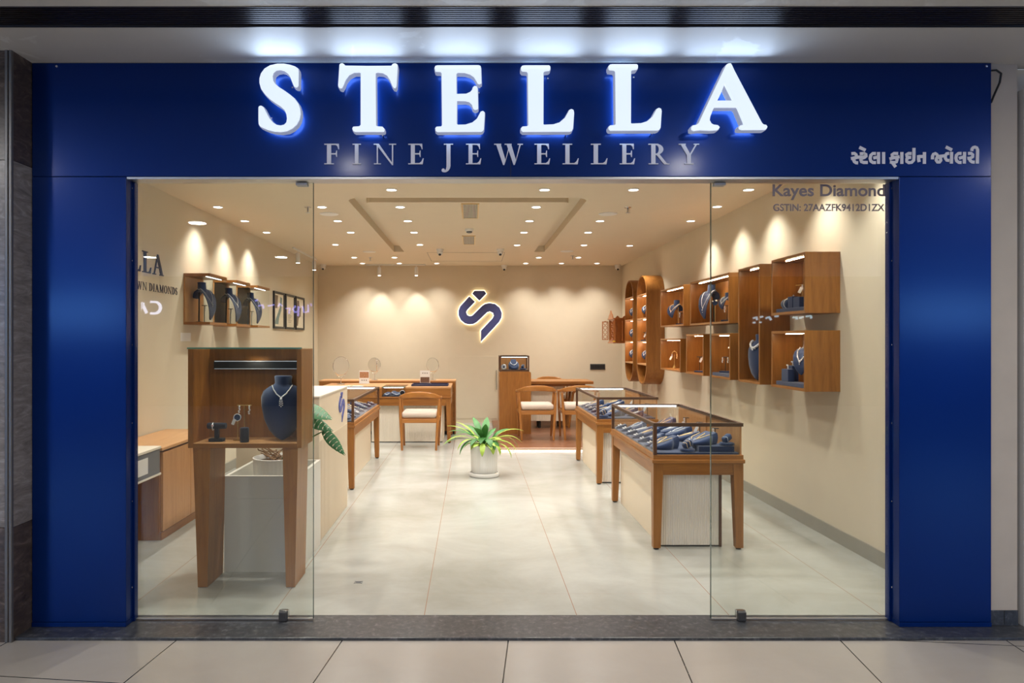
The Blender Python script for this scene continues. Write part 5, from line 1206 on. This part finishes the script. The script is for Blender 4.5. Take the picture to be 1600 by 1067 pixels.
# oval shelves
for nm, yc, cells in (('nearer', 9.50, (1, 0, 1)), ('farther', 10.27, (1, 1, 1))):
    for z, lev, kind in zip((1.7505, 1.4285, 1.1145), ('top', 'middle', 'bottom'), cells):
        if kind:
            curved_bust(f'small navy bust in the {lev} compartment of the {nm} oval shelf', (2.46, yc+.10, z), -PI/2+.45, .60, .6, 'brass', hp=.165)
            cb_chain(f'fine necklace on the {lev} bust of the {nm} oval shelf', (2.46, yc+.10, z), -PI/2+.45, .60, .165, .6, 'diamond', .005, .9)
        else:
            earring_stand(f'black earring stand in the {lev} compartment of the {nm} oval shelf', (2.43, yc+.12, z), -.6, .12, .05, 'black', 'flat'); earring(f'earring in the {lev} compartment of the {nm} oval shelf', (2.44, yc+.102, z+.118), -.6, .03, True)
            curved_bust(f'small dark bust in the {lev} compartment of the {nm} oval shelf', (2.47, yc-.03, z), -PI/2+.3, .50, .6, 'brass', hp=.15)
# ------------------------------------------------------------------ back wall emblem, door, switches, shrine
YE = 11.855
lp = [(px(690+x/8.208, YE), YE, pz(430+y/8.208, YE)) for x, y in LOGO]; gp = [(px(690+x/8.208, YE), YE, pz(430+y/8.208, YE)) for x, y in GEM]
t = thing('wall_emblem', 'backlit navy S shaped emblem with a gem on the back wall', 'wall sign', (0.15, 11.899, 1.7))
m = MB()
for q in (lp, gp): m.fill(q, [], (0, 0.010, 0))
m.make('face', 'logo_navy', t, smooth=False)
m = MB()
for q in (lp, gp): m.fill(at_y(shrink(q, 0.009), YE+0.0105), [], (0, 0.022, 0))
m.make('glow_layer', 'logo_glow', t, smooth=False)
m = MB()
for q in (lp, gp):
    for i in (0, len(q)//2): m.tube([(q[i][0]*.9+.1*sum(p[0] for p in q)/len(q), YE+0.033, q[i][2]*.9+.1*sum(p[2] for p in q)/len(q)), (q[i][0]*.9+.1*sum(p[0] for p in q)/len(q), YB-0.0005, q[i][2]*.9+.1*sum(p[2] for p in q)/len(q))], 0.005)
m.make('standoff', 'brass', t)
d_ = struct('door_1', B(-0.42, px(777, YB), YB-0.004, YB-0.0005, 0.075, 1.165, bev=0.002), 'wall_cream'); WL[d_.name] = Vector((0, 0, 0))
B(px(777, YB)-0.02, px(777, YB)-0.005, YB-0.03, YB-0.0065, 0.58, 0.92, bev=0.004).make('handle', 'baseboard', d_)
t = thing('switch_plate', 'dark grey switch plate on the back wall near the right corner', 'switch', (px(934, YB), YB, 0.97))
a, b_, z0, z1 = px(922, YB), px(945.5, YB), pz(577.5, YB), pz(568.5, YB)
B(a, b_, YB-0.009, YB-0.0005, z0, z1, bev=0.002).make('plate', 'dark_grey', t)
m = MB()
for i in range(8): m.box(a+0.012+i*(b_-a-0.024)/8+0.002, a+0.012+(i+1)*(b_-a-0.024)/8-0.002, YB-0.0125, YB-0.0092, z0+0.02, z1-0.02, bev=0.001)
m.make('rocker', 'black', t)
# shrine on the right wall near the back corner
t = thing('wall_shrine', 'small carved wooden shrine on the right wall in the back corner', 'shrine', (2.42, 11.0, 1.41))
sx0, sx1, sy0, sy1, sz0, sz1 = 2.245, 2.595, 10.80, 11.22, 1.41, 1.775
m = MB(); m.box(sx0, sx1, sy0, sy0+.015, sz0, sz1); m.box(sx0, sx1, sy1-.015, sy1, sz0, sz1); m.box(sx0, sx1, sy0+.015, sy1-.015, sz0, sz0+.03); m.box(sx0, sx1, sy0+.015, sy1-.015, sz1-.015, sz1); m.box(sx1-.012, sx1+.0145, sy0+.015, sy1-.015, sz0+.03, sz1-.015); m.make('body', 'shrine_wood', t)
m = MB(); m.box(sx0-.02, sx1, sy0-.015, sy1+.015, sz1+.0005, sz1+.018, bev=.003); m.box(sx0-.02, sx1, sy0-.015, sy1+.015, sz0-.02, sz0-.0005, bev=.003); m.make('cornice', 'shrine_wood', t)
m = MB()
for x in (sx0+.05, sx0+.16, sx0+.27):
    m.prism([(x-.035, sy0-.012, sz1+.0185), (x+.035, sy0-.012, sz1+.0185), (x+.02, sy0-.012, sz1+.035), (x, sy0-.012, sz1+.055), (x-.02, sy0-.012, sz1+.035)], (0, .012, 0))
m.make('side_crest', 'shrine_wood', t)
m = MB(); yc = (sy0+sy1)/2; m.prism([(sx0-.018, yc+u, sz1+.0185+v) for u, v in ((-.17, 0), (.17, 0), (.13, .05), (.05, .085), (0, .125), (-.05, .085), (-.13, .05))], (.014, 0, 0)); m.make('crown', 'shrine_wood', t)
m = MB()
for x in (sx0+.012, sx0+.13, sx0+.20):
    m.lathe([(.012, sz0+.02), (.012, sz0+.05), (.008, sz0+.06), (.009, sz0+.19), (.007, sz0+.30), (.013, sz0+.31), (.013, sz0+.335)], (x, sy0-.013, 0), 12)
m.make('column', 'shrine_wood', t)
def lattice(y0, y1, x0, nm):
    m = MB(); z0, z1 = sz0+.035, sz1-.02
    for k in range(2): m.box(x0, x0+.01, (y0, y1-.012)[k], (y0+.012, y1)[k], z0, z1)
    for k in range(2): m.box(x0, x0+.01, y0+.012, y1-.012, (z0, z1-.012)[k], (z0+.012, z1)[k])
    for k in range(4):
        zc_ = z0+.045+k*(z1-z0-.06)/3.4
        m.tube([(x0+.005, (y0+y1)/2+(y1-y0)*.28*math.cos(a*PI/6), zc_+.028*math.sin(a*PI/6)) for a in range(12)], .005, 6, closed=True)
    return m
lattice(sy0+.016, yc-.002, sx0-.012, '').make('lattice_door', 'shrine_wood', t)
m = MB(); z0, z1 = sz0+.035, sz1-.03
x0, x1, y_ = 2.13, 2.232, sy1-.005
m.box(x0, x0+.012, y_-.012, y_, z0, z1); m.box(x1-.012, x1, y_-.012, y_, z0, z1); m.box(x0+.012, x1-.012, y_-.012, y_, z0, z0+.012); m.box(x0+.012, x1-.012, y_-.012, y_, z1-.012, z1)
for k in range(4): m.tube([((x0+x1)/2+.028*math.cos(a*PI/6), y_-.006, z0+.05+k*.075+.030*math.sin(a*PI/6)) for a in range(12)], .005, 6, closed=True)
m.make('open_lattice_door', 'shrine_wood', t)
B(sx0-.03, sx0+.015, sy0-.018, sy0-.013, sz0+.005, sz0+.022).make('yellow_tag', 'yellow_tag', t)

# ------------------------------------------------------------------ left wall: framed pictures, note
FR = [(9.20, 9.72), (9.78, 10.28), (10.34, 10.85)]
for i, (y0, y1) in enumerate(FR):
    z0, z1 = 1.60, 2.108; t = thing('framed_picture', f'black framed {["picture of a flowing pale shape", "page of printed text lines", "picture of a dark shape"][i]} on the left wall, {["nearest the entrance", "middle of three", "nearest the back wall"][i]}', 'picture', (XL, (y0+y1)/2, z0), 'framed pictures on the left wall')
    x0 = XL+0.0005; w = .03
    m = MB(); m.box(x0, x0+.025, y0, y0+w, z0, z1); m.box(x0, x0+.025, y1-w, y1, z0, z1); m.box(x0, x0+.025, y0+w, y1-w, z0, z0+w); m.box(x0, x0+.025, y0+w, y1-w, z1-w, z1); m.make('frame', 'black', t)
    pr = B(x0, x0+.010, y0+w, y1-w, z0+w, z1-w).make('print', 'art_ground', t)
    def curve(pts, mat):
        m = MB(); m.prism([(x0+.0102, y0+u*(y1-y0), z0+v*(z1-z0)) for u, v in pts], (.0008, 0, 0)); m.make('motif', mat, pr)
    if i == 0:
        curve([(.12, .12), (.45, .12), (.52, .3), (.72, .5), (.80, .85), (.62, .88), (.60, .60), (.38, .40), (.2, .25)], 'art_teal'); curve([(.12, .55), (.35, .55), (.42, .9), (.12, .9)], 'art_dark')
    elif i == 1:
        m = MB()
        for k in range(8): m.box(x0+.0102, x0+.011, y0+.30*(y1-y0), y0+(.62+.08*math.sin(k*2.1))*(y1-y0), z0+(.2+k*.045)*(z1-z0), z0+(.2+k*.045)*(z1-z0)+.005)
        m.make('text_lines', 'dark_grey', pr)
    else: curve([(.12, .12), (.3, .12), (.38, .35), (.62, .42), (.68, .70), (.5, .65), (.42, .88), (.2, .88), (.12, .6)], 'art_dark')
tag(B(XL+.0005, XL+.0025, px(0, 1)*0+6.295, 6.52, 1.432, 1.512).make('wall_note', 'paper'), 'small white paper notice on the left wall below the glass cases', 'notice')

# ------------------------------------------------------------------ things on the back desk and credenza
def mirror(label, loc, rz, r, h):
    t = thing('table_mirror', label, 'mirror', (0, 0, 0), 'round table mirrors')
    m = MB(); m.lathe([(r, -.006), (r+.006, -.004), (r+.006, .004), (r, .006)], (0, 0, h), 32, 'y'); m.make('rim', 'chrome', t)
    m = MB(); m.lathe([(.0005, -.0068), (r-.001, -.0068), (r-.001, .0068), (.0005, .0068)], (0, 0, h), 32, 'y'); m.make('mirror_glass', 'mirror', t)
    m = MB()
    a = h-r*.75; m.tube([(-r*.80, .0, h-r*.62), (-r*.35, 0, h-r*1.15), (0, 0, h-r-.045)], .004); m.tube([(r*.80, .0, h-r*.62), (r*.35, 0, h-r*1.15), (0, 0, h-r-.045)], .004)
    m.tube([(0, 0, .01), (0, 0, h-r-.04)], .006); m.make('stem', 'chrome', t)
    m = MB(); m.lathe([(.060, .0005), (.058, .006), (.012, .014)], (0, 0, 0), 24); m.make('base', 'chrome', t)
    t.location = loc; t.rotation_euler = (0, 0, rz)
mirror('round table mirror on the desk at far left, turned sideways', (px(532.7, 10.15), 10.15, .7875), .75, .135, .27)
mirror('round table mirror on the credenza with a bright lamp reflection', (px(585, 10.60), 10.60, .8235), -.35, .105, .235)
mirror('round table mirror on the credenza behind the right card holder', (px(676, 10.60), 10.60, .8235), -.45, .105, .235)
def card(label, X, Y, img):
    t = thing('card_holder', label, 'card holder', (X, Y, .787), 'printed cards on the back desk')
    pr = B(X-.075, X+.075, Y, Y+.003, .7975, .985).make('card', 'paper', t)
    z = (.875, .965) if img == 'photo_warm' else (.80, .885)
    B(X-.068, X+.068, Y-.0008, Y-.0002, *z).make('photo', img, pr)
    m = MB()
    for k in (-1, 0, 1): m.lathe([(.0085, -.0008), (.0085, -.0002)], (X+k*.032, Y, .84 if img == 'photo_warm' else .945), 12, 'y')
    m.make('small_picture', 'dark_grey', pr)
    m = MB(); m.box(X-.078, X+.078, Y-.03, Y+.035, .7875, .7975, bev=.002); m.make('foot', 'white_plastic', t)
card('white card with a warm photo at the top, left of two on back desk', px(569, 10.25), 10.25, 'photo_warm')
card('white card with a dark photo at the bottom, beside the navy tray', px(664, 10.28), 10.28, 'photo_dark')
t = thing('jewellery_tray', 'navy jewellery tray lying on the right end of the back desk', 'tray', (-.6, 9.9, .7875))
ta, tb = px(644, 9.85), px(701, 9.95)
B(ta, tb, 9.70, 10.05, .7875, .796, bev=.003).make('floor', 'navy_tray', t)
m = MB(); m.box(ta, tb, 9.70, 9.712, .7965, .812); m.box(ta, tb, 10.038, 10.05, .7965, .812); m.box(ta, ta+.012, 9.712, 10.038, .7965, .812); m.box(tb-.012, tb, 9.712, 10.038, .7965, .812); m.box((ta+tb)/2-.005, (ta+tb)/2+.005, 9.712, 10.038, .7965, .808); m.make('wall', 'navy_tray', t)
for i, (a, b_) in enumerate(((536, 546), (549, 566))):
    tag(B(px(a, 9.62), px(b_, 9.62), 9.58, 9.78, .7875, .7885).make('paper_sheet', 'paper'), ['narrow white paper sheet on the far left of the back desk', 'wider white paper sheet on the left of the back desk'][i], 'paper', 'papers on the back desk')

# ------------------------------------------------------------------ plants
t = thing('potted_plant', 'variegated leafy plant in a ribbed white pot in the middle of the shop floor', 'plant', (.126, 7.27, 0))
cx, cy = .126, 7.27
m = MB(); m.lathe([(.10, .0005), (.158, .004), (.164, .022), (.158, .040), (.150, .042), (.148, .030), (.10, .028)], (cx, cy, 0), 36); m.make('saucer', 'ceramic', t)
m = MB(); rings = []
for r_, z in ((.120, .0285), (.134, .045), (.140, .12), (.143, .30), (.144, .330), (.136, .334), (.133, .322), (.128, .30)):
    rings.append([(cx+(r_+(.0022*abs(math.sin(k*PI/3)) if .04 < z < .32 and r_ > .133 else 0))*math.cos(2*PI*k/96), cy+(r_+(.0022*abs(math.sin(k*PI/3)) if .04 < z < .32 and r_ > .133 else 0))*math.sin(2*PI*k/96), z) for k in range(96)])
m.loft(rings); m.make('pot', 'ceramic', t, ang=60)
m = MB(); m.lathe([(.1325, .296), (.12, .304), (.06, .311), (.0005, .312)], (cx, cy, 0), 24); m.make('soil', 'soil', t)
rnd = random.Random(4)
def arch_leaf(m, a, reach, rise, width, droop, z0=.31, fold=.25, n=9):
    pts, ws = [], []
    for i in range(n):
        u = i/(n-1); r_ = .03+reach*u; z = z0+rise*math.sin(min(1, u*1.0)*PI*.62)-droop*u*u*u
        pts.append((cx+r_*math.cos(a), cy+r_*math.sin(a), z)); ws.append(width*(math.sin(PI*(.06+.94*u)**.8)**.75)+.002)
    m.leaf(pts, ws, (-math.sin(a), math.cos(a), 0), fold)
def plant_leaf(m, a, l, el, width, droop, r0=.03, fold=.22, n=10, z0=.31):
    """leaf leaving the crown at elevation el, arching over by droop"""
    pts, ws = [], []; p = Vector((cx+r0*math.cos(a), cy+r0*math.sin(a), z0))
    for i in range(n):
        u = i/(n-1); pts.append(p.copy()); ws.append(width*(math.sin(PI*min(1, max(0, (u-.25)/.75)*.97+.03))**.8 if u > .25 else .12)+.003)
        e = el-droop*u; p = p+Vector((math.cos(a)*math.cos(e), math.sin(a)*math.cos(e), math.sin(e)))*(l/(n-1))
    m.leaf(pts, ws, (-math.sin(a), math.cos(a), 0), fold)
m = MB()
for a, l, el, w, dr in ((-1.75, .30, 1.45, .075, 2.6), (-1.25, .30, 1.35, .08, 2.8), (-2.2, .30, 1.3, .06, 2.6), (-.7, .26, 1.2, .07, 2.6), (1.4, .38, 1.42, .08, 1.1), (-2.0, .36, 1.45, .075, 1.5), (0.5, .34, 1.3, .075, 1.6), (2.6, .36, 1.25, .07, 1.6), (2.9, .42, 1.15, .055, 1.7), (3.3, .44, 1.25, .05, 2.2), (2.3, .36, 1.35, .06, 1.5), (-2.7, .36, 1.05, .045, 2.3), (3.7, .40, .95, .045, 2.6), (.8, .28, 1.4, .07, 1.4), (-1.5, .34, 1.5, .065, 1.2), (2.0, .38, 1.45, .075, 1.2), (-3.0, .44, .8, .042, 1.7), (-1.0, .20, 1.1, .07, 2.6)): plant_leaf(m, a, l, el, w, dr, r0=rnd.uniform(.0, .07))
m.make('dark_foliage', 'leaf_dark', t, ang=80)
m = MB()
for i in range(22): plant_leaf(m, rnd.uniform(0, 2*PI), rnd.uniform(.18, .30), rnd.uniform(.9, 1.45), rnd.uniform(.05, .075), rnd.uniform(1.4, 2.8), r0=rnd.uniform(0, .08))
for a, l, el, w, dr in ((.15, .46, 1.15, .036, 1.7), (.0, .42, 1.05, .036, 2.1), (-.25, .38, .85, .036, 2.3), (-.5, .36, .7, .03, 2.4), (.35, .44, .95, .03, 2.4), (3.15, .44, 1.2, .045, 1.4), (2.7, .40, 1.3, .045, 1.3), (3.45, .46, 1.0, .04, 2.0), (-.75, .26, .9, .05, 2.9), (-2.6, .36, 1.1, .035, 2.6), (-1.1, .22, .9, .06, 2.9)): plant_leaf(m, a, l, el, w, dr, r0=.06)
m.make('variegated_foliage', 'leaf_light', t, ang=80)
# monstera in a fluted pot inside the planter box
t = thing('monstera_plant', 'monstera with split leaves in a fluted pot inside the white planter box', 'plant', (-1.30, 4.50, .46))
cx, cy = -1.29, 4.52
m = MB(); rings = []
for r_, z in ((.12, .4605), (.145, .47), (.152, .66), (.157, .672), (.150, .674), (.142, .66), (.138, .645)):
    rings.append([(cx+(r_+(.003*abs(math.sin(k*PI/3)) if .465 < z < .67 and r_ > .144 else 0))*math.cos(2*PI*k/108), cy+(r_+(.003*abs(math.sin(k*PI/3)) if .465 < z < .67 and r_ > .144 else 0))*math.sin(2*PI*k/108), z) for k in range(108)])
m.loft(rings); m.make('pot', 'ceramic', t, ang=60)
m = MB(); m.lathe([(.141, .645), (.06, .656), (.0005, .658)], (cx, cy, 0), 24); m.make('soil', 'soil', t)
m = MB()
for i in range(16):
    a = rnd.uniform(0, 2*PI); p = [Vector((cx+rnd.uniform(-.06, .06), cy+rnd.uniform(-.06, .06), .66))]
    for k in range(5): a += rnd.uniform(-.8, .8); q = p[-1]+Vector((.035*math.cos(a), .035*math.sin(a), rnd.uniform(-.012, .028))); q.x = max(cx-.13, min(cx+.13, q.x)); q.y = max(cy-.13, min(cy+.13, q.y)); q.z = max(.658, min(.74, q.z)); p.append(q)
    m.tube(p, .0045, 6)
m.make('root', 'root', t)
tips = [((-1.13, 4.42, .80), (-1.07, 4.38, 1.02)), ((-1.13, 4.44, .76), (-1.08, 4.40, .945)), ((-1.16, 4.44, .75), (-.965, 4.40, .855))]
m = MB()
for mid, end in tips: m.tube([(cx+.03, cy, .655), mid, end], [.008, .006, .004], 8)
m.make('stem', 'stem', t)
def split_leaf(m, base, tip, side, width):
    base, tip, side = Vector(base), Vector(tip), Vector(side).normalized(); n = 7; ax = tip-base
    prev = None
    up = ax.normalized().cross(side)
    for s in (-1, 1):
        for i in range(n):
            u0, u1 = i/n, (i+.91)/n
            w0 = width*math.sin(PI*(.12+.86*u0)**.75); w1 = width*math.sin(PI*(.12+.86*min(1, u1))**.75)
            sl = .10
            a = base+ax*u0; b = base+ax*(i+1)/n
            c = base+ax*(u1+sl)+side*s*w1-up*.22*w1; d = base+ax*(u0+sl*.6)+side*s*w0-up*.22*w0; e1 = base+ax*(u0+.02)+side*s*w0*.6; e2 = base+ax*((i+1)/n-.005)+side*s*w1*.6
            vs = [m.bm.verts.new(p) for p in (a, b, e2, e1)]; m.bm.faces.new(vs)
            v2 = [m.bm.verts.new(p) for p in (d, c)]; m.bm.faces.new((vs[3], vs[2], v2[1], v2[0]))
m = MB(); split_leaf(m, (-1.075, 4.39, 1.03), (-.905, 4.36, .945), (.25, .85, .45), .065); m.make('leaf', 'monstera', t, ang=80)
m = MB(); split_leaf(m, (-1.085, 4.41, .950), (-.905, 4.38, .865), (.35, .6, .65), .042); m.make('leaf', 'monstera', t, ang=80)
m = MB(); split_leaf(m, (-.965, 4.41, .865), (-.825, 4.38, .715), (.65, .3, .60), .036); m.make('leaf', 'monstera', t, ang=80)

# small floor plate near the entrance
t = thing('floor_plate', 'small worn metal plate on the shop floor near the entrance', 'floor plate', (-.68, 4.07, .0005))
X, Y = px(560, 4.07), 4.07
m = MB(); m.box(X-.022, X+.022, Y-.016, Y-.011, .0005, .002); m.box(X-.022, X+.022, Y+.011, Y+.016, .0005, .002); m.box(X-.024, X-.020, Y-.022, Y+.022, .0005, .0018); m.box(X+.020, X+.024, Y-.022, Y+.022, .0005, .0018); m.box(X-.015, X+.015, Y-.006, Y+.006, .0005, .0015); m.make('plate', 'mid_grey', t, smooth=False)

# ------------------------------------------------------------------ lit shop signs across the corridor, seen only as reflections
YO = -7.93; VD = 2*YG-YO
def osign(strokes, w, mat, label):
    m = MB()
    for st in strokes:
        for q in strip([(px(x, VD), pz(y, VD)) for x, y in st], w): m.prism([(x, YO, z) for x, z in q], (0, -.05, 0))
    tag(m.make('corridor_sign', mat, smooth=False), label, 'sign letters')
arcpts = [(241+8.5*math.sin(a*PI/8), 480.5-9*math.cos(a*PI/8)) for a in range(9)]
osign([[(216, 489), (222, 472.5)], [(220, 472.5), (228, 489)], [(234, 471.5)]+arcpts+[(234, 489.5)]], .05, 'sign_lav', 'two large lavender lit letters across the corridor, mirrored in the left pane')
osign([[(398, 470), (402, 468)], [(403, 478), (410, 476), (411, 482)], [(418, 478), (428, 476)], [(434, 479), (436, 474), (440, 478)], [(446, 482), (452, 481), (451, 490)], [(461, 478), (457, 483), (460, 488), (466, 486), (466, 478), (465, 494)], [(472, 478), (474, 488), (481, 487), (481, 476)], [(486, 478), (485, 474)]], .03, 'sign_purple', 'purple lit script letters across the corridor, mirrored in the left pane')
osign([[(1178, 497), (1183, 495.5), (1184, 500)], [(1189, 495.5), (1193, 494.5)], [(1198, 497), (1203, 495), (1206, 500)], [(1212, 494), (1217, 494)], [(1240, 496), (1246, 495.5), (1246, 499)], [(1250, 497), (1256, 495)], [(1261, 494), (1268, 493.5), (1269, 497)], [(1178, 504), (1181, 504)], [(1188, 503.5), (1190, 503.5)]], .035, 'sign_cyan', 'pale cyan lit script letters across the corridor, mirrored in the right pane')

for i, (a, b_) in enumerate(((40, 205), (1395, 1570))):
    tag(B(px(a, VD), px(b_, VD), -7.99, -7.90, pz(515, VD), pz(462, VD), bev=0.01).make('light_box', 'light_box'), ['long lit white light box across the corridor, mirrored in the left blue column', 'long lit white light box across the corridor, mirrored in the right blue column'][i], 'light box')
